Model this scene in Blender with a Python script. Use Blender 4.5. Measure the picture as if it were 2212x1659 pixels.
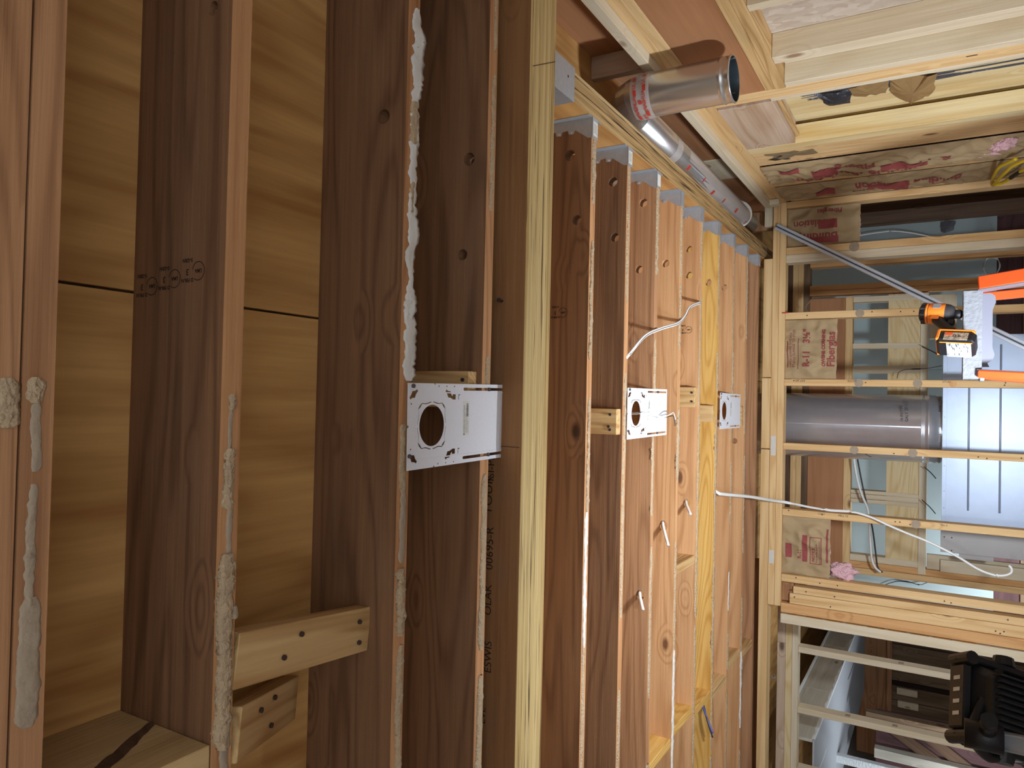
import bpy, bmesh, math, random
from mathutils import Vector, Matrix, noise, geometry

for o in list(bpy.data.objects): bpy.data.objects.remove(o, do_unlink=True)
scene = bpy.context.scene
COL = scene.collection
random.seed(7)
R = math.radians

# ------------------------------------------------------------------ camera
cam_d = bpy.data.cameras.new('camera'); cam = bpy.data.objects.new('camera', cam_d); COL.objects.link(cam)
RIGHT = Vector((0.0222185, 0.50456295, -0.86308897)).normalized()      # photo is held sideways: its right edge points down
DOWN = Vector((-0.99958608, 0.02699319, -0.00995209)).normalized()
FWD = RIGHT.cross(DOWN).normalized(); DOWN = FWD.cross(RIGHT).normalized()
cam.matrix_world = Matrix(((RIGHT.x, -DOWN.x, -FWD.x, 0), (RIGHT.y, -DOWN.y, -FWD.y, 0), (RIGHT.z, -DOWN.z, -FWD.z, 1.5), (0, 0, 0, 1)))
cam_d.sensor_fit = 'HORIZONTAL'; cam_d.sensor_width = 36.0; cam_d.lens = 1588.9 / 2212 * 36
cam_d.clip_start = 0.02; cam_d.clip_end = 60
scene.camera = cam

# ------------------------------------------------------------------ world and exposure
w = bpy.data.worlds.new('world'); scene.world = w; w.use_nodes = True
w.node_tree.nodes['Background'].inputs[0].default_value = (0.86, 0.9, 1.0, 1)
w.node_tree.nodes['Background'].inputs[1].default_value = 0.10
scene.view_settings.view_transform = 'Standard'; scene.view_settings.look = 'None'
scene.view_settings.gamma = 1.0; scene.view_settings.use_curve_mapping = False
scene.view_settings.exposure = 0.0
LAMP_MAIN, LAMP_SIDE, FILL_HALL, FILL_BACK, LAMP_FAR = 52.0, 8.0, 13.0, 112.0, 15.0     # watts of the work lights and the added fill lights

# ------------------------------------------------------------------ materials
def new_mat(name):
    m = bpy.data.materials.new(name); m.use_nodes = True
    nt = m.node_tree; return m, nt, nt.nodes, nt.links, nt.nodes['Principled BSDF']
def lin(c): return tuple((x/255/12.92 if x/255 <= .04045 else ((x/255+.055)/1.055)**2.4) for x in c) + (1,)
def plain(name, rgb, rough=.6, metal=0, var=.0, bump=.0, bscale=60, spec=.4, scale=9):
    m, nt, N, L, P = new_mat(name)
    c = lin(rgb); P.inputs['Roughness'].default_value = rough; P.inputs['Metallic'].default_value = metal
    P.inputs['Specular IOR Level'].default_value = spec
    P.inputs['Base Color'].default_value = c
    if var or bump:
        tc = N.new('ShaderNodeTexCoord')
        n = N.new('ShaderNodeTexNoise'); n.inputs['Scale'].default_value = scale; n.inputs['Detail'].default_value = 6
        L.new(tc.outputs['Object'], n.inputs['Vector'])
        if var:
            mx = N.new('ShaderNodeMix'); mx.data_type = 'RGBA'
            mx.inputs[6].default_value = tuple(max(0, v*(1-var)) for v in c[:3])+(1,); mx.inputs[7].default_value = tuple(min(1, v*(1+var)) for v in c[:3])+(1,)
            L.new(n.outputs[0], mx.inputs[0]); L.new(mx.outputs[2], P.inputs['Base Color'])
        if bump:
            n2 = N.new('ShaderNodeTexNoise'); n2.inputs['Scale'].default_value = bscale; n2.inputs['Detail'].default_value = 4
            L.new(tc.outputs['Object'], n2.inputs['Vector'])
            b = N.new('ShaderNodeBump'); b.inputs['Strength'].default_value = bump; b.inputs['Distance'].default_value = .01
            L.new(n2.outputs[0], b.inputs['Height']); L.new(b.outputs[0], P.inputs['Normal'])
    return m
def wood(name, light, dark, knot=(60, 32, 18), knots=.45, freq=9.0, ring=26.0, streak=.45, rough=.72, along=.55, bump=.18, fine=60.0, blotch=.0, blotch_rgb=(120, 105, 110), vscale=(3.6, 7.5, 7.5), rline=.40, halo=55.0):
    """Board wood: grain runs along the object's local X; every object gets its own offset."""
    m, nt, N, L, P = new_mat(name)
    tc = N.new('ShaderNodeTexCoord'); oi = N.new('ShaderNodeObjectInfo')
    off = N.new('ShaderNodeCombineXYZ')
    for i, k in enumerate((37.0, 11.0, 23.0)):
        a = N.new('ShaderNodeMath'); a.operation = 'MULTIPLY'; a.inputs[1].default_value = k
        L.new(oi.outputs['Random'], a.inputs[0]); L.new(a.outputs[0], off.inputs[i])
    add = N.new('ShaderNodeVectorMath'); add.operation = 'ADD'; L.new(tc.outputs['Object'], add.inputs[0]); L.new(off.outputs[0], add.inputs[1])
    def sc(v):
        s = N.new('ShaderNodeVectorMath'); s.operation = 'MULTIPLY'; s.inputs[1].default_value = v; L.new(add.outputs[0], s.inputs[0]); return s.outputs[0]
    def nz(v, scale, det=4, rg=.55, dist=0):
        n = N.new('ShaderNodeTexNoise'); n.inputs['Scale'].default_value = scale; n.inputs['Detail'].default_value = det
        n.inputs['Roughness'].default_value = rg; n.inputs['Distortion'].default_value = dist; L.new(v, n.inputs['Vector']); return n.outputs[0]
    def mth(op, a, b=None, c=None, clamp=False):
        n = N.new('ShaderNodeMath'); n.operation = op; n.use_clamp = clamp
        for i, v in enumerate((a, b, c)):
            if v is None: continue
            if isinstance(v, (int, float)): n.inputs[i].default_value = v
            else: L.new(v, n.inputs[i])
        return n.outputs[0]
    base = nz(sc((along, freq, freq)), 1.0, 2, .45, .35)
    vo = N.new('ShaderNodeTexVoronoi'); vo.inputs['Scale'].default_value = 1.0; L.new(sc(vscale), vo.inputs['Vector'])
    sep = N.new('ShaderNodeSeparateColor'); L.new(vo.outputs['Color'], sep.inputs[0])
    sel = mth('GREATER_THAN', sep.outputs[0], 1-knots)
    kd = vo.outputs['Distance']
    pull = mth('MULTIPLY', mth('SUBTRACT', .34, kd, clamp=True), sel)            # grain bends round knots
    rings = mth('MULTIPLY', mth('ADD', mth('SINE', mth('ADD', mth('MULTIPLY', base, ring*3.2), mth('MULTIPLY', pull, halo))), 1.0), .5)
    rings = mth('POWER', rings, 2.4)
    st = lambda v, k: mth('ADD', mth('MULTIPLY', mth('SUBTRACT', v, .5), k), .5, clamp=True)
    fg = st(nz(sc((2.4, fine*1.6, fine*1.6)), 1.0, 3, .6), 2.6)
    mid = st(nz(sc((.9, 20, 20)), 1.0, 3, .6), 2.6); big = st(nz(sc((.7, 3.2, 3.2)), 1.0, 3, .6), 2.2)
    f = mth('ADD', mth('ADD', mth('MULTIPLY', rings, rline), mth('MULTIPLY', fg, .28)), mth('ADD', mth('MULTIPLY', mid, streak*.6), mth('MULTIPLY', big, .30)))
    f = mth('SUBTRACT', f, .10)
    f = mth('MINIMUM', mth('MAXIMUM', f, 0.0), 1.25)
    mx = N.new('ShaderNodeMix'); mx.data_type = 'RGBA'; mx.clamp_factor = False; mx.inputs[6].default_value = lin(light); mx.inputs[7].default_value = lin(dark); L.new(f, mx.inputs[0])
    col = mx.outputs[2]
    if blotch:
        bn = mth('MULTIPLY', mth('SUBTRACT', nz(sc((2.2, 6, 6)), 1.0, 5, .65), .5, clamp=True), blotch*5, clamp=True)
        m3 = N.new('ShaderNodeMix'); m3.data_type = 'RGBA'; L.new(bn, m3.inputs[0]); L.new(col, m3.inputs[6]); m3.inputs[7].default_value = lin(blotch_rgb); col = m3.outputs[2]
    km = mth('MULTIPLY', mth('MULTIPLY', mth('SUBTRACT', .15, kd, clamp=True), 16.0, clamp=True), sel)
    m2 = N.new('ShaderNodeMix'); m2.data_type = 'RGBA'; L.new(mth('MULTIPLY', km, .85), m2.inputs[0]); L.new(col, m2.inputs[6]); m2.inputs[7].default_value = lin(knot)
    L.new(m2.outputs[2], P.inputs['Base Color'])
    P.inputs['Roughness'].default_value = rough; P.inputs['Specular IOR Level'].default_value = .3
    b = N.new('ShaderNodeBump'); b.inputs['Strength'].default_value = bump; b.inputs['Distance'].default_value = .004
    L.new(mth('ADD', fg, mth('MULTIPLY', rings, .5)), b.inputs['Height']); L.new(b.outputs[0], P.inputs['Normal'])
    return m

M = {}
M['fir'] = wood('fir_brown', (146, 106, 74), (96, 64, 43), (44, 27, 18), .42, 7.5, 20, .5, blotch=.14, blotch_rgb=(140, 118, 104))
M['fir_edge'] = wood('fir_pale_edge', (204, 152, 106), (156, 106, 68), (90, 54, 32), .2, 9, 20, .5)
M['fir_mid'] = wood('fir_mid', (190, 142, 102), (138, 94, 62), (74, 44, 28), .26, 7, 18, .45, blotch=.08, blotch_rgb=(168, 136, 112))
M['fir_warm'] = wood('fir_warm', (216, 168, 120), (172, 120, 76), (96, 58, 34), .38, 6.5, 16, .4)
M['yellow'] = wood('fir_yellow', (232, 190, 112), (188, 134, 58), (140, 90, 40), .08, 4, 60, .5, fine=35)
M['stud'] = wood('stud_wood', (236, 202, 150), (202, 156, 100), (110, 70, 40), .30, 7, 16, .35)
M['stud_orange'] = wood('stud_orange', (226, 178, 122), (190, 134, 82), (110, 66, 38), .30, 7, 16, .4)
M['pine'] = wood('pine_new', (226, 213, 188), (200, 178, 142), (140, 104, 70), .28, 6, 14, .3, bump=.1, rline=.25)
M['pine_lined'] = wood('pine_lined', (234, 214, 172), (204, 170, 112), (150, 100, 60), .06, 3.5, 52, .3, bump=.1)
M['ply'] = wood('plywood_subfloor', (222, 174, 108), (162, 110, 58), (92, 58, 32), .14, 3.0, 15, .5, along=.5, fine=30, bump=.08, vscale=(2.6, 3.8, 3.8), rline=.34, halo=22.0)
M['ply_brown'] = wood('plywood_brown', (190, 138, 98), (152, 102, 66), (96, 60, 40), .10, 2.6, 8, .5, along=.4, fine=26, bump=.06, rline=.2)
M['block'] = wood('blocking_pine', (222, 188, 134), (168, 124, 74), (96, 62, 38), .18, 8, 24, .5, fine=42, bump=.35)
M['live_edge'] = wood('live_edge_block', (216, 186, 134), (172, 138, 92), (70, 46, 32), .25, 5, 10, .4, blotch=.22, blotch_rgb=(84, 60, 46))
M['header_white'] = wood('header_spruce', (216, 194, 172), (176, 142, 112), (92, 68, 56), .45, 4, 12, .5, along=.9, blotch=.12, blotch_rgb=(208, 194, 190))
M['sheathing'] = wood('stained_sheathing', (242, 228, 186), (214, 182, 124), (130, 88, 50), .35, 5, 12, .5, blotch=.22, blotch_rgb=(234, 190, 84))
M['old_plank'] = wood('old_plank', (140, 116, 90), (92, 70, 50), (56, 40, 30), .35, 6, 14, .6, blotch=.15, blotch_rgb=(112, 94, 84))
M['maroon'] = wood('maroon_board', (100, 70, 70), (70, 46, 48), (50, 32, 32), .2, 5, 10, .5)
M['dark_wood'] = wood('dark_wood', (112, 86, 66), (72, 52, 38), (40, 28, 20), .3, 6, 14, .6)
M['grey_ply'] = wood('grey_board', (206, 202, 190), (172, 166, 152), (116, 106, 96), .2, 5, 8, .6, blotch=.1, blotch_rgb=(176, 178, 182))
def lvl(name, light, mid, dark, sy=95.0, dens=.60, pale=(214, 190, 136)):
    """laminated veneer: thin dark glue streaks along the length"""
    m, nt, N, L, P = new_mat(name)
    tc = N.new('ShaderNodeTexCoord'); oi = N.new('ShaderNodeObjectInfo'); ml = N.new('ShaderNodeVectorMath'); ml.operation = 'SCALE'
    cb = N.new('ShaderNodeCombineXYZ'); [L.new(oi.outputs['Random'], cb.inputs[i]) for i in range(3)]; L.new(cb.outputs[0], ml.inputs[0]); ml.inputs['Scale'].default_value = 19
    add = N.new('ShaderNodeVectorMath'); add.operation = 'ADD'; L.new(tc.outputs['Object'], add.inputs[0]); L.new(ml.outputs[0], add.inputs[1])
    def nz(v, det):
        mp = N.new('ShaderNodeVectorMath'); mp.operation = 'MULTIPLY'; mp.inputs[1].default_value = v; L.new(add.outputs[0], mp.inputs[0])
        n = N.new('ShaderNodeTexNoise'); n.inputs['Scale'].default_value = 1; n.inputs['Detail'].default_value = det; L.new(mp.outputs[0], n.inputs['Vector']); return n.outputs[0]
    def ramp(v, a, b):
        q = N.new('ShaderNodeMapRange'); q.inputs[1].default_value = a; q.inputs[2].default_value = b; L.new(v, q.inputs[0]); return q.outputs[0]
    def mix(f, a, b):
        q = N.new('ShaderNodeMix'); q.data_type = 'RGBA'; L.new(f, q.inputs[0])
        for i, c in ((6, a), (7, b)):
            if isinstance(c, tuple): q.inputs[i].default_value = lin(c)
            else: L.new(c, q.inputs[i])
        return q.outputs[2]
    c = mix(ramp(nz((1.0, sy*1.5, 7), 4), .32, .68), light, mid); c = mix(ramp(nz((.5, 26, 5), 3), .45, .75), c, pale)
    c = mix(ramp(nz((3.5, sy*2.2, 11), 2), dens, dens+.10), c, dark)
    L.new(c, P.inputs['Base Color']); P.inputs['Roughness'].default_value = .75; P.inputs['Specular IOR Level'].default_value = .3
    b = N.new('ShaderNodeBump'); b.inputs['Strength'].default_value = .35; b.inputs['Distance'].default_value = .004; L.new(nz((1.5, sy*2, 12), 3), b.inputs['Height']); L.new(b.outputs[0], P.inputs['Normal'])
    return m
M['lvl'] = lvl('laminated_veneer', (206, 178, 122), (160, 126, 72), (74, 52, 30))
M['lvl_old'] = lvl('laminated_veneer_dirty', (192, 158, 106), (136, 102, 62), (58, 42, 28), 80.0, .55, (196, 166, 118))
M['lvl_face'] = wood('laminated_face', (158, 112, 70), (104, 66, 38), (76, 48, 30), .10, 4, 6, .5, along=.6, blotch=.26, blotch_rgb=(120, 102, 90), rline=.2)
def osb():
    m, nt, N, L, P = new_mat('strand_board')
    tc = N.new('ShaderNodeTexCoord'); mp = N.new('ShaderNodeMapping'); mp.inputs['Scale'].default_value = (26, 60, 60)
    nz = N.new('ShaderNodeTexNoise'); nz.inputs['Scale'].default_value = 6; L.new(tc.outputs['Object'], nz.inputs['Vector'])
    ad = N.new('ShaderNodeMix'); ad.data_type = 'VECTOR'; ad.inputs[0].default_value = .1; L.new(tc.outputs['Object'], ad.inputs[4]); L.new(nz.outputs[1], ad.inputs[5])
    L.new(ad.outputs[1], mp.inputs[0]); v = N.new('ShaderNodeTexVoronoi'); v.inputs['Scale'].default_value = 1; L.new(mp.outputs[0], v.inputs['Vector'])
    s = N.new('ShaderNodeSeparateColor'); L.new(v.outputs['Color'], s.inputs[0])
    mx = N.new('ShaderNodeMix'); mx.data_type = 'RGBA'; mx.inputs[6].default_value = lin((240, 226, 210)); mx.inputs[7].default_value = lin((212, 192, 172)); L.new(s.outputs[0], mx.inputs[0])
    L.new(mx.outputs[2], P.inputs['Base Color']); P.inputs['Roughness'].default_value = .8
    b = N.new('ShaderNodeBump'); b.inputs['Strength'].default_value = .3; b.inputs['Distance'].default_value = .003; L.new(s.outputs[1], b.inputs['Height']); L.new(b.outputs[0], P.inputs['Normal'])
    return m
M['osb'] = osb()
M['glue'] = plain('drywall_glue', (184, 160, 130), .9, var=.22, bump=.9, bscale=120, scale=40)
M['glue_grey'] = plain('glue_grey', (164, 146, 126), .8, var=.15, bump=.5, bscale=60, scale=30)
M['paper_white'] = plain('torn_drywall_paper', (212, 208, 202), .9, var=.08, bump=.5, bscale=50)
M['zinc_plate'] = plain('zinc_plate', (226, 226, 232), .5, .08, var=.04, bump=.03, bscale=200, scale=120)
M['galv'] = plain('galvanised_hanger', (176, 180, 186), .42, .45, var=.16, bump=.05, bscale=80, scale=60)
M['galv_label'] = plain('white_tag', (222, 220, 214), .6)
M['duct'] = plain('duct_metal', (206, 206, 208), .27, .9, var=.05, bump=.05, bscale=14, scale=10)
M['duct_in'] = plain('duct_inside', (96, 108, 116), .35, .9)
M['flue'] = plain('flue_metal', (216, 220, 230), .24, .72, var=.10, bump=.06, bscale=10, scale=16)
M['rail_steel'] = plain('rail_steel', (206, 214, 228), .45, .1, var=.06)
M['rail_shade'] = plain('rail_groove_shade', (84, 88, 96), .5, .3)  # darker copy of the rail steel, shade painted into the groove
M['plenum'] = plain('plenum_sheet', (168, 182, 206), .36, .2, var=.05, bump=.06, bscale=9, scale=24)
M['grey_metal'] = plain('grey_sheet_metal', (150, 146, 144), .45, .6, var=.06)
M['kraft'] = plain('kraft_paper', (172, 148, 112), .8, var=.14, bump=.4, bscale=22, scale=12)
M['red_ink'] = plain('red_print', (150, 72, 70), .8, var=.2, scale=50)
M['ink'] = plain('black_stamp', (44, 26, 18), .8)
M['blue_ink'] = plain('dark_print', (60, 62, 70), .8)
M['pink'] = plain('pink_fibreglass', (222, 178, 184), 1.0, var=.12, bump=.9, bscale=90)
M['drywall'] = plain('drywall_bluegrey', (172, 188, 190), .85, var=.03)
M['drywall_grey'] = plain('drywall_grey', (176, 180, 186), .85, var=.03)
M['drywall_edge'] = plain('gypsum_edge', (232, 238, 240), .9, bump=.5, bscale=70)
M['cable_white'] = plain('white_cable', (238, 238, 236), .4)
M['cable_dark'] = plain('dark_cable', (48, 44, 44), .45)
M['cable_yellow'] = plain('yellow_cable', (226, 196, 40), .4)
M['cable_blue'] = plain('blue_wire', (74, 80, 150), .4)
M['orange'] = plain('orange_fibreglass', (236, 82, 34), .42, var=.06, scale=30)
M['cap_grey'] = plain('dusty_cap', (124, 126, 132), .8, var=.14, bump=.5, bscale=80, scale=60)
M['aluminium'] = plain('aluminium', (190, 196, 206), .38, .45, var=.05)
M['alu_white'] = plain('aluminium_pale', (118, 118, 130), .5, .1)
M['black'] = plain('black_plastic', (22, 22, 26), .42, bump=.15, bscale=300)
M['rubber'] = plain('dark_rubber', (52, 48, 50), .6)
M['tool_orange'] = plain('tool_orange', (232, 120, 40), .4)
M['label_white'] = plain('label_white', (150, 152, 160), .6)
M['foil_dark'] = plain('tar_foil', (92, 92, 100), .3, .4, var=.4, bump=.8, bscale=50, scale=30)
M['scrap_paper'] = plain('brown_scrap', (200, 164, 112), .85, var=.1, bump=.3)
M['concrete'] = plain('concrete_floor', (196, 194, 190), .9, var=.1, bump=.2, bscale=20)
M['dark_hole'] = plain('dark_recess', (40, 24, 16), .9)
M['screw'] = plain('screw_steel', (96, 96, 100), .35, .8)
M['nail'] = plain('rusty_nail', (70, 52, 44), .6, .3)
M['board_wall'] = plain('bare_wallboard', (232, 232, 230), .9, var=.03)
M['red_mark'] = plain('red_marker', (190, 60, 44), .7)
m, nt, N, L, P = new_mat('clear_tape'); P.inputs['Base Color'].default_value = lin((236, 226, 222)); P.inputs['Roughness'].default_value = .12; P.inputs['Alpha'].default_value = .35; M['tape'] = m
m, nt, N, L, P = new_mat('lamp_lens'); P.inputs['Emission Color'].default_value = (.92, .96, 1, 1); P.inputs['Emission Strength'].default_value = 12; M['lens'] = m

# ------------------------------------------------------------------ builders
def tag(o, label=None, cat=None, group=None, kind=None):
    if label: o['label'] = label
    if cat: o['category'] = cat
    if group: o['group'] = group
    if kind: o['kind'] = kind
    return o
def empty(name, loc=(0, 0, 0), label=None, cat=None, group=None, kind=None, rot=(0, 0, 0)):
    o = bpy.data.objects.new(name, None); COL.objects.link(o); o.location = loc; o.rotation_euler = rot; o.empty_display_size = .05
    return tag(o, label, cat, group, kind)
def link(name, me, mat, parent=None, mw=None, local=False, smooth=False):
    o = bpy.data.objects.new(name, me); COL.objects.link(o)
    if mat is not None and not me.materials: me.materials.append(mat if not isinstance(mat, str) else M[mat])
    if mw is not None: o.matrix_basis = mw
    if parent:
        o.parent = parent
        if not local:
            p = parent; t = Vector((0, 0, 0))
            while p is not None: t += p.location if p.type == 'EMPTY' else Vector((0, 0, 0)); p = p.parent
            if parent.type == 'EMPTY': o.matrix_parent_inverse = Matrix.Translation(-t)
            else: o.matrix_parent_inverse = (world_of(parent)).inverted()
    if smooth:
        for f in me.polygons: f.use_smooth = True
    return o
def world_of(o):
    m = o.matrix_basis.copy()
    if o.parent: m = world_of(o.parent) @ o.matrix_parent_inverse @ m
    return m
def mesh_of(bm, name='mesh'):
    me = bpy.data.meshes.new(name); bmesh.ops.recalc_face_normals(bm, faces=bm.faces); bm.to_mesh(me); bm.free(); return me
AX = {'X': Matrix.Identity(4), 'Y': Matrix.Rotation(R(90), 4, 'Z'), 'Z': Matrix.Rotation(R(-90), 4, 'Y')}
def box_bm(bm, lo, hi, bev=0):
    r = bmesh.ops.create_cube(bm, size=1)
    for v in r['verts']: v.co = Vector([lo[i] + (v.co[i]+.5)*(hi[i]-lo[i]) for i in range(3)])
    if bev: bmesh.ops.bevel(bm, geom=list({e for v in r['verts'] for e in v.link_edges}), offset=bev, segments=1, affect='EDGES')
def board(name, lo, hi, mat, ax='X', parent=None, bev=.0016, mark=None):
    """axis-aligned piece given by two world corners; its grain (local X) runs along ax"""
    lo, hi = Vector([min(a, b) for a, b in zip(lo, hi)]), Vector([max(a, b) for a, b in zip(lo, hi)]); c = (lo+hi)/2; d = hi-lo
    s = {'X': (d.x, d.y, d.z), 'Y': (d.y, d.x, d.z), 'Z': (d.z, d.y, d.x)}[ax]
    bm = bmesh.new(); b = min(bev, min(s)*.2); box_bm(bm, [-v/2 for v in s], [v/2 for v in s], b)
    return link(name, mesh_of(bm, name), mat, parent, Matrix.Translation(c) @ AX[ax])
def bar(name, p0, p1, wv, w, t, mat, parent=None, bev=.0015):
    """straight piece from p0 to p1, width w along (roughly) wv, thickness t"""
    p0, p1 = Vector(p0), Vector(p1); d = p1-p0; x = d.normalized(); y = (Vector(wv)-x*Vector(wv).dot(x)).normalized(); z = x.cross(y)
    bm = bmesh.new(); box_bm(bm, (-d.length/2, -w/2, -t/2), (d.length/2, w/2, t/2), bev)
    mw = Matrix.Translation((p0+p1)/2) @ Matrix((x, y, z)).transposed().to_4x4()
    return link(name, mesh_of(bm, name), mat, parent, mw)
def inside(p, poly):
    c = False; j = len(poly)-1
    for i in range(len(poly)):
        a, b = poly[i], poly[j]
        if (a[1] > p[1]) != (b[1] > p[1]) and p[0] < (b[0]-a[0])*(p[1]-a[1])/(b[1]-a[1])+a[0]: c = not c
        j = i
    return c
def cut_plate(name, outline, holes, t, to3, mat, parent=None, mw=None, local=False):
    """flat outline with real holes, thickness t along the third axis of to3(u,v,w)"""
    pts, edges, loops = [], [], []
    for lp in [outline]+holes:
        s = len(pts); n = len(lp); pts += [Vector(p) for p in lp]; edges += [(s+i, s+(i+1) % n) for i in range(n)]; loops.append(list(range(s, s+n)))
    vs, es, fs, ov, oe, of = geometry.delaunay_2d_cdt(pts, edges, [], 0, 1e-7)
    tri = []
    for f in fs:
        c = sum((vs[i] for i in f), Vector((0, 0)))/len(f)
        if inside(c, outline) and not any(inside(c, h) for h in holes): tri.append(f)
    bm = bmesh.new(); A = [bm.verts.new(to3(v.x, v.y, -t/2)) for v in vs]; B = [bm.verts.new(to3(v.x, v.y, t/2)) for v in vs]
    cnt = {}
    for f in tri:
        bm.faces.new([A[i] for i in f]); bm.faces.new([B[i] for i in reversed(f)])
        for i in range(len(f)):
            k = (f[i], f[(i+1) % len(f)]); cnt[k] = 1
    for (a, b) in cnt:
        if (b, a) not in cnt: bm.faces.new([A[b], A[a], B[a], B[b]])
    loose = [v for v in bm.verts if not v.link_faces]
    for v in loose: bm.verts.remove(v)
    return link(name, mesh_of(bm, name), mat, parent, mw, local)
def circle(cx, cy, r, n=16, ry=None): return [(cx+r*math.cos(2*math.pi*i/n), cy+(ry or r)*math.sin(2*math.pi*i/n)) for i in range(n)]
def slot(x0, x1, y, r, n=6):
    return [(x1+r*math.cos(a), y+r*math.sin(a)) for a in [-math.pi/2+math.pi*i/n for i in range(n+1)]] + [(x0+r*math.cos(a), y+r*math.sin(a)) for a in [math.pi/2+math.pi*i/n for i in range(n+1)]]
def frame_at(o, x, y):
    x, y = Vector(x).normalized(), Vector(y).normalized(); z = x.cross(y)
    return Matrix.Translation(o) @ Matrix((x, y, z)).transposed().to_4x4()
def cyl_bm(bm, p0, p1, r0, r1=None, n=16, caps=True):
    p0, p1 = Vector(p0), Vector(p1); r1 = r0 if r1 is None else r1; d = (p1-p0); z = d.normalized()
    x = z.orthogonal().normalized(); y = z.cross(x)
    A = [bm.verts.new(p0+(x*math.cos(2*math.pi*i/n)+y*math.sin(2*math.pi*i/n))*r0) for i in range(n)]
    B = [bm.verts.new(p1+(x*math.cos(2*math.pi*i/n)+y*math.sin(2*math.pi*i/n))*r1) for i in range(n)]
    for i in range(n): bm.faces.new([A[i], A[(i+1) % n], B[(i+1) % n], B[i]])
    if caps: bm.faces.new(A[::-1]); bm.faces.new(B)
def cyl(name, p0, p1, r, mat, parent=None, n=16, r1=None, local=False, caps=True):
    bm = bmesh.new(); cyl_bm(bm, p0, p1, r, r1, n, caps); me = mesh_of(bm, name)
    for f in me.polygons: f.use_smooth = len(f.vertices) == 4
    return link(name, me, mat, parent, None, local)
def lathe_bm(bm, prof, n=24, mw=Matrix.Identity(4), closed=False):
    rings = [[bm.verts.new(mw @ Vector((r*math.cos(2*math.pi*i/n), r*math.sin(2*math.pi*i/n), z))) for i in range(n)] for r, z in prof]
    for a, b in zip(rings, rings[1:]):
        for i in range(n): bm.faces.new([a[i], a[(i+1) % n], b[(i+1) % n], b[i]])
def smooth_pts(P, sub=8):
    P = [Vector(p) for p in P]; out = []
    for i in range(len(P)-1):
        a, b, c, d = P[max(i-1, 0)], P[i], P[i+1], P[min(i+2, len(P)-1)]
        for k in range(sub):
            t = k/sub; out.append(.5*((2*b)+(c-a)*t+(2*a-5*b+4*c-d)*t*t+(3*b-a-3*c+d)*t**3))
    return out+[P[-1]]
def tube(name, P, r, mat, parent=None, sub=8, n=8, flat=1.0, local=False):
    P = smooth_pts(P, sub); bm = bmesh.new(); rings = []; up = Vector((0, 0, 1))
    for i, p in enumerate(P):
        t = (P[min(i+1, len(P)-1)]-P[max(i-1, 0)]).normalized(); x = t.cross(up)
        if x.length < .05: x = t.orthogonal()
        x.normalize(); y = x.cross(t)
        rings.append([bm.verts.new(p+x*r*math.cos(2*math.pi*k/n)+y*r*flat*math.sin(2*math.pi*k/n)) for k in range(n)])
    for a, b in zip(rings, rings[1:]):
        for k in range(n): bm.faces.new([a[k], a[(k+1) % n], b[(k+1) % n], b[k]])
    bm.faces.new(rings[0]); bm.faces.new(rings[-1][::-1])
    me = mesh_of(bm, name)
    for f in me.polygons: f.use_smooth = True
    return link(name, me, mat, parent, None, local)
def text(name, body, size, o, x, y, mat, parent, warp=None, bold=0.0):
    c = bpy.data.curves.new('t', 'FONT'); c.body = body; c.size = size; c.resolution_u = 3; c.offset = bold
    t = bpy.data.objects.new('t', c); COL.objects.link(t); dg = bpy.context.evaluated_depsgraph_get()
    me = bpy.data.meshes.new_from_object(t.evaluated_get(dg)); bpy.data.objects.remove(t); bpy.data.curves.remove(c)
    me.name = name; me.materials.clear(); mw = frame_at(o, x, y)
    if warp:
        bm = bmesh.new(); bm.from_mesh(me)
        for v in bm.verts: v.co = warp(mw @ v.co)
        bm.to_mesh(me); bm.free(); mw = Matrix.Identity(4)
    return link(name, me, mat, parent, mw)
def n1(x, s): return noise.noise(Vector((x, s*7.31, s*3.7)))
def strip(name, x0, x1, yc, wid, z, mat, parent, seed, thick=.004, jag=.3, step=.005, flap=0.0):
    """ragged smear of glue or torn paper under a joist: runs along X, hangs just below height z"""
    n = max(4, int(abs(x1-x0)/step)); bm = bmesh.new(); rows = []
    for i in range(n+1):
        x = x0+(x1-x0)*i/n; e = min(1, 9*min(i, n-i)/n+.5)
        h = wid/2*e; a = yc-h*(1+jag*1.5*(n1(x*22, seed)+.7*n1(x*95, seed+1)+.5*n1(x*260, seed+1.7))); b = yc+h*(1+jag*1.5*(n1(x*20, seed+2)+.7*n1(x*88, seed+3)+.5*n1(x*240, seed+3.7)))
        row = [bm.verts.new((x, a, z+.0015))]
        for k in range(1, 4):
            y = a+(b-a)*k/4; row.append(bm.verts.new((x, y, z-thick*(.5+.5*abs(noise.noise(Vector((x*70, y*120, seed))))*2)-flap*max(0, n1(x*14, seed+4))*(k/4)**2)))
        row.append(bm.verts.new((x, b, z+.0015-flap*1.3*max(0, n1(x*14, seed+4))))); rows.append(row)
    for r0, r1 in zip(rows, rows[1:]):
        for k in range(4): bm.faces.new([r0[k], r0[k+1], r1[k+1], r1[k]])
    top0 = [(r[0], r[4]) for r in rows]
    for (a, b), (c, d) in zip(top0, top0[1:]): bm.faces.new([a, c, d, b])
    return link(name, mesh_of(bm, name), mat, parent, smooth=True)

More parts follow.
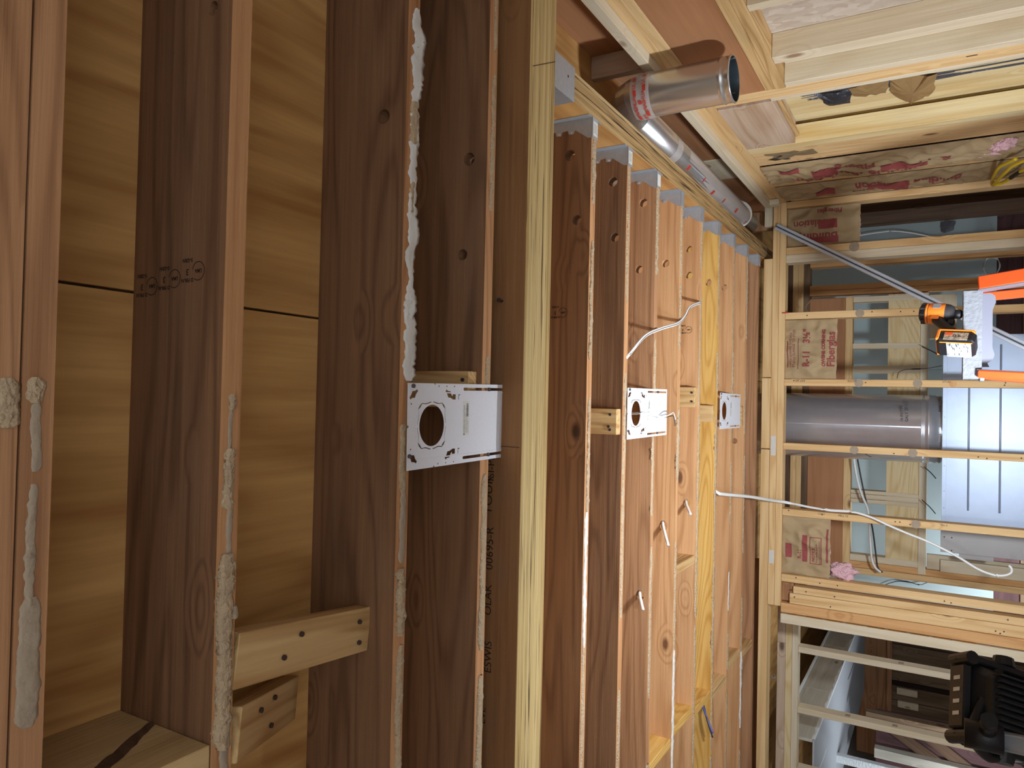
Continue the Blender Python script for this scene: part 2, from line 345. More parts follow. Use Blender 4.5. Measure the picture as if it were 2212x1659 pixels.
# ------------------------------------------------------------------ setting: shell
Z0, ZT = 2.47, 2.705                       # underside and top of the ceiling joists
def slab(name, lo, hi, mat, kind='structure'):
    o = board(name, lo, hi, mat, 'X', None, .0); o['kind'] = kind; return o
slab('floor', (-4.2, -2.6, -.06), (3.2, 11.0, 0), 'concrete')
slab('wall_left', (-4.25, -2.6, 0), (-4.2, 11.0, 2.72), 'board_wall')
slab('wall_near', (-4.2, -2.65, 0), (3.2, -2.6, 2.72), 'board_wall')
slab('wall_outer_right', (3.2, -2.6, 0), (3.25, 11.0, 2.72), 'board_wall')
slab('wall_end', (-4.2, 11.0, 0), (3.2, 11.05, 2.72), 'dark_wood')

ceiling = empty('ceiling', kind='structure')
xs = (-4.2, -2.27, .167, 2.607, 3.2); ys = (-2.6, -.82, .40, 1.62, 2.84, 4.06, 5.28, 6.5, 7.72, 8.94, 11.0)
for j in range(len(ys)-1):
    for i in range(len(xs)-1):
        board('subfloor_panel', (xs[i]+.0025, ys[j]+.0015, ZT), (xs[i+1]-.0025, ys[j+1]-.0015, ZT+.018), 'ply', 'Y', ceiling, .001)
slab('ceiling_deck', (-4.2, -2.6, ZT+.0185), (3.2, 11.0, ZT+.06), 'dark_wood')

# ------------------------------------------------------------------ joists
def joist(y, x0, x1, mat, label, holes=(), z0=Z0, group=None, name='ceiling_joist', t=.038):
    o = empty(name, ((x0+x1)/2, y+t/2, z0), label, 'joist', group)
    cx, cz = (x0+x1)/2, (z0+ZT)/2
    outline = [(x0-cx, z0-cz), (x1-cx, z0-cz), (x1-cx, ZT-cz), (x0-cx, ZT-cz)]
    hl = [circle(hx-cx, hz-cz, r, 14) for hx, hz, r in holes]
    bd_ = cut_plate('body', outline, hl, t, lambda u, v, ww: (u, ww, v), mat, o, Matrix.Translation((cx, y+t/2, cz)))
    if mat == 'fir':                                                 # the downward edge takes a paler tan than the faces
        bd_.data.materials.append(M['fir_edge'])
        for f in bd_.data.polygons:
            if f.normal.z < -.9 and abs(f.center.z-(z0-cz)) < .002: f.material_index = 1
    return o
def glue(o, segs, y, seed, mat='glue', name='glue_strip'):
    for i, (a, b, c, wd) in enumerate(segs): strip(name, a, b, y+c, wd, Z0-.0005, mat, o, seed+i*3.3)

J = {}
JX0, JX1 = -1.9, 1.9
d1 = joist(.432, JX0, JX1, 'fir_mid', 'nearest ceiling joist, outer ply of the doubled pair at the photo edge')
d2 = joist(.4735, JX0, JX1, 'fir_mid', 'inner ply of the doubled ceiling joist, smeared with grey glue')
strip('glue_strip', -.05, .01, .458, .03, Z0, 'glue', d1, 3.1)
strip('glue_strip', -.02, .012, .489, .030, Z0, 'glue', d2, 4.1); strip('glue_strip', -.105, -.02, .491, .016, Z0, 'glue_grey', d2, 4.6, .002)
strip('glue_strip', -.27, -.12, .490, .016, Z0, 'glue_grey', d2, 5.6, .003); strip('glue_strip', -.42, -.26, .492, .034, Z0, 'glue_grey', d2, 5.9, .003, .1)
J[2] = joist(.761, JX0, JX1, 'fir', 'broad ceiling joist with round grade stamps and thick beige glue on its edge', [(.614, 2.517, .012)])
strip('glue_strip', -.03, -.004, .782, .020, Z0, 'glue', J[2], 1.0, .006); strip('glue_strip', -.10, -.03, .781, .011, Z0, 'glue_grey', J[2], 1.6, .002)
strip('glue_strip', -.185, -.09, .779, .026, Z0, 'glue', J[2], 2.2, .007); strip('glue_strip', -.27, -.185, .783, .015, Z0, 'glue_grey', J[2], 2.7, .003)
strip('glue_strip', -.56, -.255, .780, .034, Z0, 'glue', J[2], 3.4, .010, .18); strip('glue_strip', -1.0, -.5, .786, .022, Z0, 'glue_grey', J[2], 3.9, .004)
strip('glue_smear', -.36, -.34, .794, .014, Z0-.006, 'glue_grey', J[2], 4.4, .004)
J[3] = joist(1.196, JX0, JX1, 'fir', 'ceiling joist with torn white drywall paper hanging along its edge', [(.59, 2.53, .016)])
strip('torn_paper', .16, .53, 1.224, .030, Z0, 'paper_white', J[3], 7.0, .003, .45, .006, .014)
strip('torn_paper', .50, .82, 1.226, .036, Z0, 'paper_white', J[3], 7.5, .003, .4, .006, .018)
strip('torn_paper', .03, .20, 1.225, .036, Z0, 'paper_white', J[3], 8.3, .004, .5, .006, .012)
strip('glue_strip', .53, .62, 1.222, .028, Z0, 'glue', J[3], 9.1, .006); strip('glue_strip', .38, .45, 1.222, .014, Z0, 'glue', J[3], 9.5, .005)
strip('glue_strip', -.20, -.06, 1.213, .026, Z0, 'glue', J[3], 9.8, .004); strip('glue_strip', -.35, -.18, 1.219, .024, Z0, 'glue_grey', J[3], 10.2, .003)
strip('glue_strip', -.50, -.36, 1.216, .026, Z0, 'glue', J[3], 10.6, .012, .5); strip('glue_strip', -1.1, -.52, 1.220, .024, Z0, 'glue', J[3], 11.0, .006)
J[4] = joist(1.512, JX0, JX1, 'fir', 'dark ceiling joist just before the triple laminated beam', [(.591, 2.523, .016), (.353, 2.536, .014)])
strip('glue_strip', .46, .80, 1.536, .020, Z0, 'glue', J[4], 12.0, .004, .4); strip('glue_strip', .86, 1.1, 1.536, .012, Z0, 'glue', J[4], 12.4, .004)
strip('glue_strip', .03, .10, 1.534, .020, Z0, 'glue', J[4], 12.8, .005); strip('glue_strip', -.62, -.19, 1.533, .030, Z0, 'glue', J[4], 13.2, .006, .2)
strip('glue_strip', -1.3, -.68, 1.534, .032, Z0, 'glue', J[4], 13.7, .006, .2)
FY = [2.124+.307*k for k in range(9)]
fl = ['dark red ceiling joist hung first after the triple laminated beam', 'ceiling joist carrying the near end of the second light plate',
      'ceiling joist carrying the far end of the second light plate', 'ceiling joist where the short white cable crosses the bays, fourth after the beam',
      'ceiling joist with a small wooden scab, fifth after the beam', 'bright yellow new ceiling joist among the old ones', 'ceiling joist carrying the far end of the third light plate, seventh after the beam',
      'weathered ceiling joist, second from the far wall', 'last ceiling joist before the far stud wall']
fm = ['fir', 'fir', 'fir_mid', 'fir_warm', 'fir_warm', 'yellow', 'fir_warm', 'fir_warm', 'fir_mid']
fh = [[(.785, 2.545, .018), (.573, 2.516, .016)], [(.778, 2.523, .017), (.578, 2.512, .016)], [(.777, 2.522, .017), (.515, 2.535, .016)], [(.59, 2.531, .017)],
      [(.709, 2.524, .016), (.587, 2.522, .017), (-.47, 2.515, .018)], [(.597, 2.516, .017), (-1.44, 2.53, .02)], [(.615, 2.514, .017)], [(-.22, 2.52, .016)], []]
fh[3] += [(-.53, 2.52, .02)]; fh[2] += [(-.755, 2.505, .018)]
for k in range(9):
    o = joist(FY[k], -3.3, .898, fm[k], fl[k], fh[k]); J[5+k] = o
    if k < 8:
        x = .86
        rnd = random.Random(k*5+1)
        while x > -2.2:
            ln = rnd.uniform(.18, .6); strip('glue_strip', x, x-ln, FY[k]+rnd.uniform(.016, .022), rnd.uniform(.020, .034), Z0, 'glue' if rnd.random() > .15 else 'paper_white', o, 20+k*9+x, rnd.uniform(.003, .007), .35, .012)
            x -= ln+rnd.choice((0, 0, .03, .12, .25))
J[14] = joist(4.89, -3.3, -1.0, 'fir_mid', 'reddish ceiling joist over the hall framing, left of the far wall')
# grade stamps on the second joist: circles and letters printed up the face
def stamp(o, x, z, s, y):
    X, Zv = Vector((0, 0, 1)), Vector((-1, 0, 0)); base = Vector((x, y-.0008, z))
    text('grade_stamp', 'D FIR-N', s*.9, base+Zv*s*1.9, X, Zv, 'ink', o, None, s*.03); text('grade_stamp', '3', s*1.5, base+Zv*s*.35+X*s*1.2, X, Zv, 'ink', o, None, s*.03)
    text('grade_stamp', 'S-GRN', s*.9, base-Zv*s*1.4+X*s*.3, X, Zv, 'ink', o, None, s*.03); text('grade_stamp', 'LMA', s*.9, base+Zv*s*.5-X*s*2.1, X, Zv, 'ink', o, None, s*.03)
    bm = bmesh.new(); c = base-X*s*1.2+Zv*s*.8; n = 28
    for i in range(4, n-1):
        a0, a1 = 2*math.pi*i/n, 2*math.pi*(i+1)/n; q = [c+(X*math.cos(a)+Zv*math.sin(a))*r for a, r in ((a0, s*1.45), (a1, s*1.45), (a1, s*1.6), (a0, s*1.6))]
        bm.faces.new([bm.verts.new(p) for p in q])
    link('grade_stamp', mesh_of(bm), 'ink', o)
for x, z in ((.182, 2.665), (.191, 2.605), (.200, 2.545)): stamp(J[2], x, z, .0098, .761)
for x, z in ((.29, 2.64), (.285, 2.57)): stamp(J[5], x, z, .010, 2.124)
stamp(J[9], .34, 2.53, .010, 3.352)

# ------------------------------------------------------------------ triple laminated beam across the room
tb = empty('laminated_beam', (0, 1.667, 2.403), 'triple laminated beam spanning across the ceiling, yellow underside with seams', 'beam')
for i in range(3): board('ply', (JX0-.4, 1.60+.0455*i, 2.403), (1.33, 1.6446+.0455*i, ZT), 'lvl' if i else 'lvl', 'X', tb, .0012)
board('face_veneer', (JX0-.4, 1.5985, 2.4045), (1.33, 1.60, ZT), 'lvl_face', 'X', tb, .0002)
for body, x, z, s in (('ESWIS', -.70, 2.478, .030), ('OLAK', -.555, 2.482, .030), ('00695-R', -.44, 2.480, .032), ('YOUR', -.30, 2.486, .036), ('ISI-PL', -.215, 2.482, .030), ('0000', -.115, 2.482, .030), ('EVE', -.83, 2.492, .026)):
    text('beam_print', body, s, (x, 1.5979, z), (1, 0, 0), (0, 0, 1), 'ink', tb)
board('pencil_line', (-.125, 1.5975, 2.41), (-.1235, 1.5984, 2.52), 'ink', 'Z', tb, 0)
cyl('bent_screw', (.245, 1.599, 2.47), (.245, 1.58, 2.468), .0035, 'nail', tb, 8); cyl('screw_head', (.245, 1.58, 2.468), (.245, 1.578, 2.468), .006, 'nail', tb, 8)
bar('pencil_line', (.84, 1.612, 2.4022), (.90, 1.733, 2.4022), (1, 0, 0), .0016, .0006, 'nail', tb, 0)

# ------------------------------------------------------------------ laminated beam running away, with hangers
yb = empty('laminated_beam', (.945, 3.4, Z0), 'doubled laminated beam running to the far wall, joists hang on its left side', 'beam')
board('ply', (.900, 1.736, Z0), (.944, 5.06, ZT), 'lvl_old', 'Y', yb, .001); board('ply', (.9465, 1.736, Z0), (.990, 5.06, ZT), 'lvl_old', 'Y', yb, .001)
board('face_veneer', (.8988, 1.737, Z0+.001), (.900, 5.06, ZT), 'ply', 'Y', yb, .0002); board('face_veneer', (.990, 1.737, Z0+.001), (.9912, 5.06, ZT), 'block', 'Y', yb, .0002)
bh = empty('beam_hanger', (.945, 1.86, Z0), 'large pale steel hanger holding the running beam against the triple beam', 'hanger')
board('seat', (.893, 1.737, Z0-.004), (.997, 1.985, Z0-.001), 'galv', 'Y', bh, .0005)
for x in (.8945, .9935): board('side_plate', (x, 1.737, Z0-.001), (x+.002, 1.985, Z0+.20), 'galv', 'Z', bh, .0004)
cyl('nail_hole', (.955, 1.94, Z0-.0048), (.955, 1.94, Z0-.004), .004, 'nail', bh, 8)
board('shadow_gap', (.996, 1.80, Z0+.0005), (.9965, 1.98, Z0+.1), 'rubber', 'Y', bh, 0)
hl = ['first and largest', 'second', 'third', 'fourth', 'fifth', 'sixth, on the yellow joist', 'seventh', 'eighth', 'ninth and farthest']
for k, y in enumerate(FY):
    h = empty('joist_hanger', (.87, y+.019, Z0), 'galvanised joist hanger on the running beam, %s from the triple beam' % hl[k], 'hanger', 'joist hangers along the running beam')
    prof = [(.8985, Z0-.0015), (.832, Z0-.0015), (.832, Z0+.012), (.864, Z0+.058), (.852, Z0+.064), (.853, Z0+.080), (.866, Z0+.084), (.864, Z0+.104), (.852, Z0+.108), (.853, Z0+.124), (.867, Z0+.128), (.866, Z0+.20), (.8985, Z0+.20)]
    for s, yy in ((0, y-.0012), (1, y+.0392)): cut_plate('side_plate', prof, [], .0016, lambda u, v, ww, yy=yy: (u, yy+ww, v), 'galv', h)
    board('seat', (.832, y-.002, Z0-.0042), (.8985, y+.040, Z0-.0022), 'galv', 'X', h, .0004)
    for yy in (y-.028, y+.040): board('face_flange', (.8962, yy, Z0-.002), (.8984, yy+.028, Z0+.20), 'galv', 'Z', h, .0004)
    for xx, zz in ((.858, Z0+.072), (.858, Z0+.116), (.877, Z0+.16)): cyl('nail_head', (xx, y-.0045, zz), (xx, y-.002, zz), .0048, 'aluminium', h, 8)
    if k < 3: board('paper_tag', (.840, y+.002, Z0-.0052), (.885, y+.034, Z0-.0043), 'galv_label', 'X', h, 0)
    if k < 2:
        for q in range(4): board('tag_line', (.846, y+.007+.006*q, Z0-.0056), (.878, y+.0085+.006*q, Z0-.0053), 'glue_grey', 'X', h, 0)

# ------------------------------------------------------------------ recessed light mounting plates
def light_plate(cx, y0, label, rot=0, bend=False, dz=0):
    """sheet 0.184 x 0.433, near edge at y0"""
    W, Ln = .184, .433
    o = empty('light_mounting_plate', (cx, y0+Ln/2, Z0-.006+dz), label, 'light plate', 'recessed light mounting plates', rot=(0, 0, R(rot)))
    mid = -Ln/2; hw = W/2
    def nt(x, y): return [(x, y)]
    out = [(-hw, mid), (-.004, mid), (0, mid+.006), (.004, mid), (hw, mid), (hw, mid+.092), (hw-.005, mid+.095), (hw, mid+.098), (hw, -mid), (.003, -mid), (0, -mid-.005), (-.003, -mid), (-hw, -mid), (-hw, mid+.098), (-hw+.005, mid+.095), (-hw, mid+.092)]
    hy = mid+.086; holes = [circle(0, hy, .0455, 36)]
    for sx in (-1, 1):
        holes += [circle(sx*.086, mid+.110+.030*q, .0022, 8) for q in range(3)]
        holes += [slot(mid+.21, -mid-.012, 0, .0035)]
        holes[-1] = [(sx*.080 - q, p) for p, q in holes[-1]]
        for dy in (-.066, .064):                                     # dog-bone slots round the hole
            c = Vector((sx*.068, hy+dy)); d = Vector((sx*.55, (1 if dy > 0 else -1)*-.83)).normalized(); nn = Vector((-d.y, d.x))
            holes.append([tuple(c+d*a+nn*b) for a, b in ((-.016, -.003), (-.008, -.004), (0, -.0085), (.008, -.004), (.016, -.003), (.016, .003), (.008, .004), (0, .0085), (-.008, .004), (-.016, .003))])
        holes.append([(sx*.062-.006, mid+.163), (sx*.062+.006, mid+.163), (sx*.062+.006, mid+.176), (sx*.062-.006, mid+.176)])
        holes.append([(sx*.062-.006, mid+.186), (sx*.062+.006, mid+.186), (sx*.062+.006, mid+.194), (sx*.062+.004, mid+.194), (sx*.062+.004, mid+.189), (sx*.062-.006, mid+.189)])
        holes.append(circle(sx*.034, -mid-.006, .0020, 8)); holes.append(circle(sx*.048, mid+.012, .0022, 8))
    # broken ring of the square knock-out
    for q in range(4):
        a0 = math.pi/2*q+.07; pts_o, pts_i = [], []
        for s in range(11):
            a = a0+(math.pi/2-.14)*s/10; m45 = abs(a-a0-(math.pi/2-.14)/2)
            rr = .0525 if m45 > .34 else .0525+.0105*min(1, (.34-m45)/.22)
            pts_o.append((rr*math.cos(a), hy+rr*math.sin(a))); r2 = rr-(.0022 if m45 > .1 else .0050); pts_i.append((r2*math.cos(a), hy+r2*math.sin(a)))
        holes.append(pts_o+pts_i[::-1])
    cut_plate('sheet', out, holes, .0012, lambda u, v, ww: (u, v, ww), 'zinc_plate', o, None, True)
    for sx in (-1, 1): board_local('stiffening_rib', (sx*.0715-.0012, mid+.03, -.0022), (sx*.0715+.0012, -mid-.02, -.0006), 'zinc_plate', o)
    for x, y in ((-.062, mid+.006), (.086, mid+.016), (-.080, mid+.316), (.080, mid+.316)):
        cyl('screw', (x, y, -.0005), (x, y, -.005), .0045, 'screw', o, 10, None, True)
    board_local('sticker', (-.028, mid+.205, -.0010), (.052, mid+.232, -.0007), 'galv_label', o)
    e = o
    def tx(body, s, x, y, bold=0):
        t = text('sticker_print', body, s, (x, y, -.0013), (1, 0, 0), (0, -1, 0), 'blue_ink', None); t.parent = e; return t
    tx('AMERICAN LIGHTING', .0066, -.022, mid+.2125, .0); tx('HP-SL-6-MPL', .0036, .018, mid+.2175)
    tx('RECESSED MOUNTING PLATE', .0032, -.022, mid+.2180); tx('FOR NEW CONSTRUCTION', .0032, -.022, mid+.2225); tx('4 IN  6 IN  IC RATED', .0032, -.022, mid+.2270)
    bx = .016; rr = random.Random(3)
    for q in range(22):
        wv = rr.choice((.0005, .0008, .0012)); board_local('barcode_bar', (bx, mid+.2195, -.0013), (bx+wv, mid+.2275, -.0011), 'blue_ink', o, 0); bx += wv+rr.choice((.0004, .0007))
    cyl('sticker_logo', (-.025, mid+.2105, -.0011), (-.025, mid+.2105, -.0013), .0022, 'blue_ink', o, 10, None, True)
    return o
def board_local(name, lo, hi, mat, parent, bev=.0):
    lo, hi = Vector([min(a, b) for a, b in zip(lo, hi)]), Vector([max(a, b) for a, b in zip(lo, hi)]); c = (lo+hi)/2; d = hi-lo
    bm = bmesh.new(); box_bm(bm, -d/2, d/2, bev); o = link(name, mesh_of(bm, name), mat, parent, Matrix.Translation(c), True); return o
light_plate(-.063, 1.218, 'white sheet-metal recessed light plate with oval-looking cutout, nearest of three', -.9)
light_plate(-.047, 2.461, 'sheet-metal light plate with a cable hanging out of its hole', -.4)
light_plate(-.046, 3.722, 'small far light plate beyond the yellow joist', .4)
tube('plate_cable', [(-.05, 2.62, 2.56), (-.05, 2.60, 2.50), (-.048, 2.595, 2.45), (-.058, 2.70, 2.435), (-.066, 2.775, 2.437)], .0045, 'cable_white', None, 6, 8, .6)
pc = bpy.data.objects['plate_cable']; tag(pc, 'white cable end with stripped wires dangling from the second light plate', 'cable')
tube('wire', [(-.066, 2.775, 2.437), (-.05, 2.82, 2.42), (-.046, 2.87, 2.43), (-.052, 2.90, 2.435), (-.075, 2.905, 2.43)], .002, 'cable_white', pc, 6, 6)
tube('wire', [(-.066, 2.775, 2.437), (-.06, 2.84, 2.43), (-.062, 2.88, 2.43), (-.10, 2.885, 2.425)], .0018, 'cable_dark', pc, 6, 6)

# ------------------------------------------------------------------ blocking, scabs and braces
def thing_board(name, lo, hi, mat, ax, label, cat, group=None, screws=()):
    o = board(name, lo, hi, mat, ax); tag(o, label, cat, group)
    for (a, b) in screws: cyl('screw', a, b, .005, 'screw', o, 8)
    return o
lvb = thing_board('blocking', (-.585, .512, Z0), (-.547, .760, ZT), 'live_edge', 'Y', 'pale solid block with dark bark edge between the nearest joists', 'blocking')
bm = bmesh.new(); rows = []
for i in range(15):
    f = i/14; y = .757-.16*f; z = 2.612-.095*f+.008*n1(f*5, 3); w_ = .007+.014*f*(1-.3*f)+.004*n1(f*9, 4); rows.append([bm.verts.new((-.5462-.0006*(k != 1), y, z+w_*(k-1))) for k in (0, 1, 2)])
for a, b in zip(rows, rows[1:]):
    for k in (0, 1): bm.faces.new([a[k], a[k+1], b[k+1], b[k]])
link('bark_streak', mesh_of(bm), 'dark_wood', lvb)
br = bar('bridging_board', (-.432, .801, 2.462+.025), (-.492, 1.1945, 2.552), (1, 0, 0), .089, .036, 'block'); tag(br, 'flat wooden bridging board with dark nail heads, between second and third joist', 'bridging')
for f, s in ((.30, -.012), (.42, .022), (.90, -.022), (.90, .020)):
    p = Vector((-.432, .801, 2.487)).lerp(Vector((-.492, 1.1945, 2.552)), f)+Vector((s, 0, -.0205)); cyl('nail_head', p, p+Vector((0, -.0005, -.003)), .005, 'nail', br, 8)
br2 = bar('bridging_board', (-.553, .806, 2.486), (-.640, 1.115, 2.680), (1, 0, 0), .085, .036, 'block'); tag(br2, 'diagonal bridging board rising behind the flat one', 'bridging')
for f, s in ((.28, .02), (.45, -.02), (.5, .028)):
    p = Vector((-.553, .806, 2.486)).lerp(Vector((-.640, 1.125, 2.684)), f)+Vector((s, .0105, -.0165)); cyl('nail_head', p, p+Vector((0, .001, -.003)), .005, 'nail', br2, 8)
sg = 'short wooden scabs screwed to joist faces'
thing_board('wood_scab', (-.028, 1.474, 2.484), (.061, 1.511, 2.70), 'block', 'Z', 'wooden scab half hidden behind the nearest light plate', 'scab', sg, [((.04, 1.4745, 2.50), (.04, 1.470, 2.50))])
thing_board('wood_scab', (-.122, 2.393, 2.476), (-.032, 2.430, 2.70), 'block', 'Z', 'bright wooden scab with two screws beside the second light plate', 'scab', sg, [((-.052, 2.3935, 2.50), (-.052, 2.389, 2.50)), ((-.105, 2.3935, 2.50), (-.105, 2.389, 2.50)), ((-.094, 2.3935, 2.505), (-.094, 2.390, 2.505))])
thing_board('wood_scab', (-.027, 3.314, 2.473), (.065, 3.351, 2.70), 'block', 'Z', 'wooden scab with two screws on the fifth hung joist', 'scab', sg, [((.04, 3.3145, 2.486), (.04, 3.310, 2.486)), ((.0, 3.3145, 2.486), (.0, 3.310, 2.486))])
thing_board('wood_scab', (-.10, 3.621, 2.474), (-.017, 3.658, 2.70), 'block', 'Z', 'yellowish wooden scab on the yellow joist', 'scab', sg)
thing_board('wood_scab', (-.13, 4.236, 2.474), (-.02, 4.272, 2.70), 'block', 'Z', 'far wooden scab beyond the third light plate', 'scab', sg)
lb = 'solid blocks in a row across the left bays'; nm = ['nearest', 'second', 'third', 'fourth', 'fifth', 'farthest']
bays = [(FY[2]+.039, FY[3]), (FY[3]+.039, FY[4]), (FY[4]+.039, FY[5]), (FY[6]+.039, FY[7]), (FY[7]+.039, FY[8]), (FY[5]+.039, FY[6])]
for i, (a, b) in enumerate(bays):
    xx = -1.42+(.03 if i % 2 else 0)-.05*(i == 5)
    thing_board('blocking', (xx-.038, a, Z0+.002), (xx, b, ZT), 'yellow' if i < 3 else 'block', 'Y', '%s of the pale solid blocks between joists at the left' % nm[i], 'blocking', lb)
thing_board('blocking', (-.742, FY[3]+.039, Z0+.002), (-.704, FY[4], ZT), 'block', 'Y', 'lone solid block between joists, level with the second light plate row', 'blocking')
for a, b, lab in (((.455, 2.78), (.41, 2.7), 0),): pass

# small bits of cable left in drilled holes
for i, (p, q, lab) in enumerate((((-.755, 2.735, 2.505), (-.80, 2.70, 2.478), 'stub of white cable poking from the third hung joist'), ((-.53, 3.042, 2.52), (-.60, 2.98, 2.475), 'longer white cable stub in the fourth hung joist'), ((-.47, 3.35, 2.515), (-.51, 3.29, 2.476), 'short white cable stub in the fifth hung joist'))):
    o = tube('cable_stub', [(Vector(p)+Vector((.02, .04, .01))), p, q], .006, 'cable_white', None, 5); tag(o, lab, 'cable', 'cable stubs in joist holes')
o = tube('cable_stub', [(-1.44, 3.665, 2.53), (-1.48, 3.645, 2.51), (-1.53, 3.62, 2.48), (-1.60, 3.60, 2.44)], .005, 'cable_blue', None, 6); tag(o, 'blue and black wire pair from a hole in the yellow joist', 'wire')
tube('black_wire', [(-1.44, 3.665, 2.525), (-1.49, 3.645, 2.50), (-1.55, 3.61, 2.47), (-1.62, 3.6, 2.44)], .004, 'cable_dark', o, 6)
o = tube('white_cable', [(.13, 2.46, 2.49), (.161, 2.476, 2.468), (.24, 2.62, 2.462), (.285, 2.80, 2.462), (.325, 3.0, 2.460), (.365, 3.10, 2.460), (.415, 3.18, 2.462), (.455, 3.345, 2.464)], .0068, 'cable_white', None, 8, 8, .6); tag(o, 'short white cable lying diagonally under three joists', 'cable')
tube('cable_groove', [(.161, 2.474, 2.4635), (.24, 2.62, 2.4575), (.285, 2.80, 2.4575), (.325, 3.0, 2.4555), (.365, 3.10, 2.4555), (.415, 3.18, 2.4575), (.452, 3.335, 2.4595)], .0012, 'cable_dark', o, 8, 6)

# ------------------------------------------------------------------ wood-frame wall at the far end of the room
WY = 4.72; WT = 2.413; WB = 2.336
wb = empty('wall_back', kind='structure')
board('top_plate', (-1.232, WY, WT-.0385), (1.31, WY+.089, WT), 'stud', 'X', wb); board('top_plate', (-1.232, WY, WB), (1.235, WY+.089, WT-.0395), 'stud', 'X', wb)
board('shim_plate', (.16, WY+.004, WT+.001), (.895, WY+.12, Z0-.004), 'stud', 'X', wb); board('shim_plate', (-.28, WY+.004, WT+.001), (.155, WY+.12, Z0-.003), 'stud', 'X', wb); board('shim_plate', (-3.3, WY+.006, WT+.001), (-.285, WY+.12, Z0-.003), 'stud', 'X', wb)
board('paint_patch', (-.32, WY-.001, WT-.034), (-.20, WY-.0002, WT-.006), 'paper_white', 'X', wb, 0); board('paint_patch', (-.98, WY-.001, WT-.034), (-.90, WY-.0002, WT-.006), 'paper_white', 'X', wb, 0)
studs = [(1.198, 1.237, 'stud'), (.911, .955, 'stud'), (.861, .910, 'pine'), (.515, .556, 'stud'), (.109, .149, 'stud'), (-.280, -.240, 'stud'), (-.680, -.640, 'stud'), (-1.081, -1.036, 'stud'), (-1.144, -1.102, 'stud'), (-1.208, -1.146, 'stud'), (-1.267, -1.210, 'stud_orange')]
for i, (a, b, mt) in enumerate(studs):
    top = WB-.001; yo = 0
    if i == 8: yo, top = .006, WB-.07
    if i == 9: yo, top = .004, WB-.05
    board('stud', (a, WY+yo, .04), (b, WY+.089, top), mt, 'Z', wb, .002)
board('bottom_plate', (-1.27, WY, 0.0), (1.237, WY+.089, .039), 'stud', 'X', wb)
board('short_block', (-1.20, WY+.03, WB-.068), (-1.09, WY+.089, WB-.002), 'fir_mid', 'X', wb)
# flaky-edged post closing the wall end
board('end_post', (-1.330, WY-.006, .0), (-1.274, WY+.10, 2.335), 'pine', 'Z', wb, .002)
for q in range(9):
    z = 2.30-.11*q; o = board('bark_flake', (-1.2735, WY-.004, z-.09), (-1.2725, WY+.012+.006*(q % 3), z), 'ply', 'Z', wb, 0)
cyl('round_plug', (.93, WY+.0005, 1.955), (.93, WY-.001, 1.955), .028, 'glue_grey', wb, 16)
for x, z in ((-.262, 1.94), (-.262, 1.64), (-.66, 1.62), (.537, 1.92), (.129, 1.92), (.129, 1.62)): cyl('filler_patch', (x, WY+.0005, z), (x, WY-.001, z), .024, 'glue_grey', wb, 14)
cyl('round_plug', (.129, WY+.0005, 1.45), (.129, WY-.001, 1.45), .019, 'stud_orange', wb, 14)
for body, x, z in (('SPF 2X4', .122, 2.27), ('KD-HT', .122, 1.98), ('STUD', .122, 1.50)): text('stud_print', body, .016, (x+.012, WY-.0016, z), (0, 0, -1), (1, 0, 0), 'nail', wb)
for body, x, z in (('C313', -.664, 2.13), ('MILL 12', -.664, 2.02), ('No.2', -.664, 1.50)): text('stud_print', body, .016, (x+.008, WY-.0016, z), (0, 0, -1), (1, 0, 0), 'nail', wb)
board('red_mark', (.552, WY-.0012, WB-.02), (.560, WY-.0002, WB+.018), 'red_mark', 'Z', wb, 0)
rk = random.Random(11)
for a, b, mt in studs[3:11]:
    for q in range(5):
        z = rk.uniform(1.1, 2.3); x = rk.uniform(a+.008, b-.008); cyl('nail_hole', (x, WY+.001, z), (x, WY-.0008+.005*(a < -1.1), z), .004, 'nail', wb, 7)

# ------------------------------------------------------------------ right-hand wall
XR, XB = 1.235, 1.324
wr = empty('wall_right', kind='structure')
board('nailer', (1.198, -.6, 2.413), (1.30, 4.66, 2.451), 'pine', 'Y', wr); 
board('top_plate', (XR, -.6, 2.3755), (XB, 4.72, 2.4125), 'stud', 'Y', wr); board('top_plate', (XR, -.6, 2.337), (XB, 4.72, 2.3745), 'stud', 'Y', wr)
board('header', (XR+.004, -.6, 2.117), (XR+.042, 3.088, 2.3365), 'ply_brown', 'Y', wr); board('header', (XR+.046, -.6, 2.117), (XB-.001, 3.088, 2.3365), 'ply_brown', 'Y', wr)
board('head_plate', (XR, -.6, 2.0785), (XB, 2.989, 2.1165), 'block', 'Y', wr); board('head_plate', (XR-.002, -.6, 2.040), (XB, 2.989, 2.0775), 'block', 'Y', wr)
for y0, y1, mt, top in ((2.316, 2.354, 'pine', 2.039), (2.710, 2.765, 'pine', 2.039), (2.950, 2.990, 'pine', 2.039), (2.991, 3.0325, 'stud', 2.336), (3.033, 3.074, 'stud', 2.336), (3.075, 3.104, 'pine', 2.116), (3.655, 3.725, 'sheathing', 2.336), (4.285, 4.355, 'stud', 2.336), (4.645, 4.70, 'stud', 2.336), (1.9, 1.938, 'pine', 2.039)):
    board('stud', (XR, y0, 0.04), (XB, y1, top), mt, 'Z', wr)
board('wide_stud', (XR+.003, 3.726, .04), (XR+.04, 3.944, 2.336), 'stud', 'Z', wr)
board('strand_board', (XB+.001, 1.2, 0.04), (XB+.012, 2.99, 2.10), 'osb', 'Z', wr); board('strand_board', (XB+.001, 2.355, .04), (XB+.0125, 2.709, 2.05), 'osb', 'Z', wr)
board('infill_board', (XB-.012, 2.766, .04), (XB, 2.949, 2.038), 'pine', 'Z', wr)
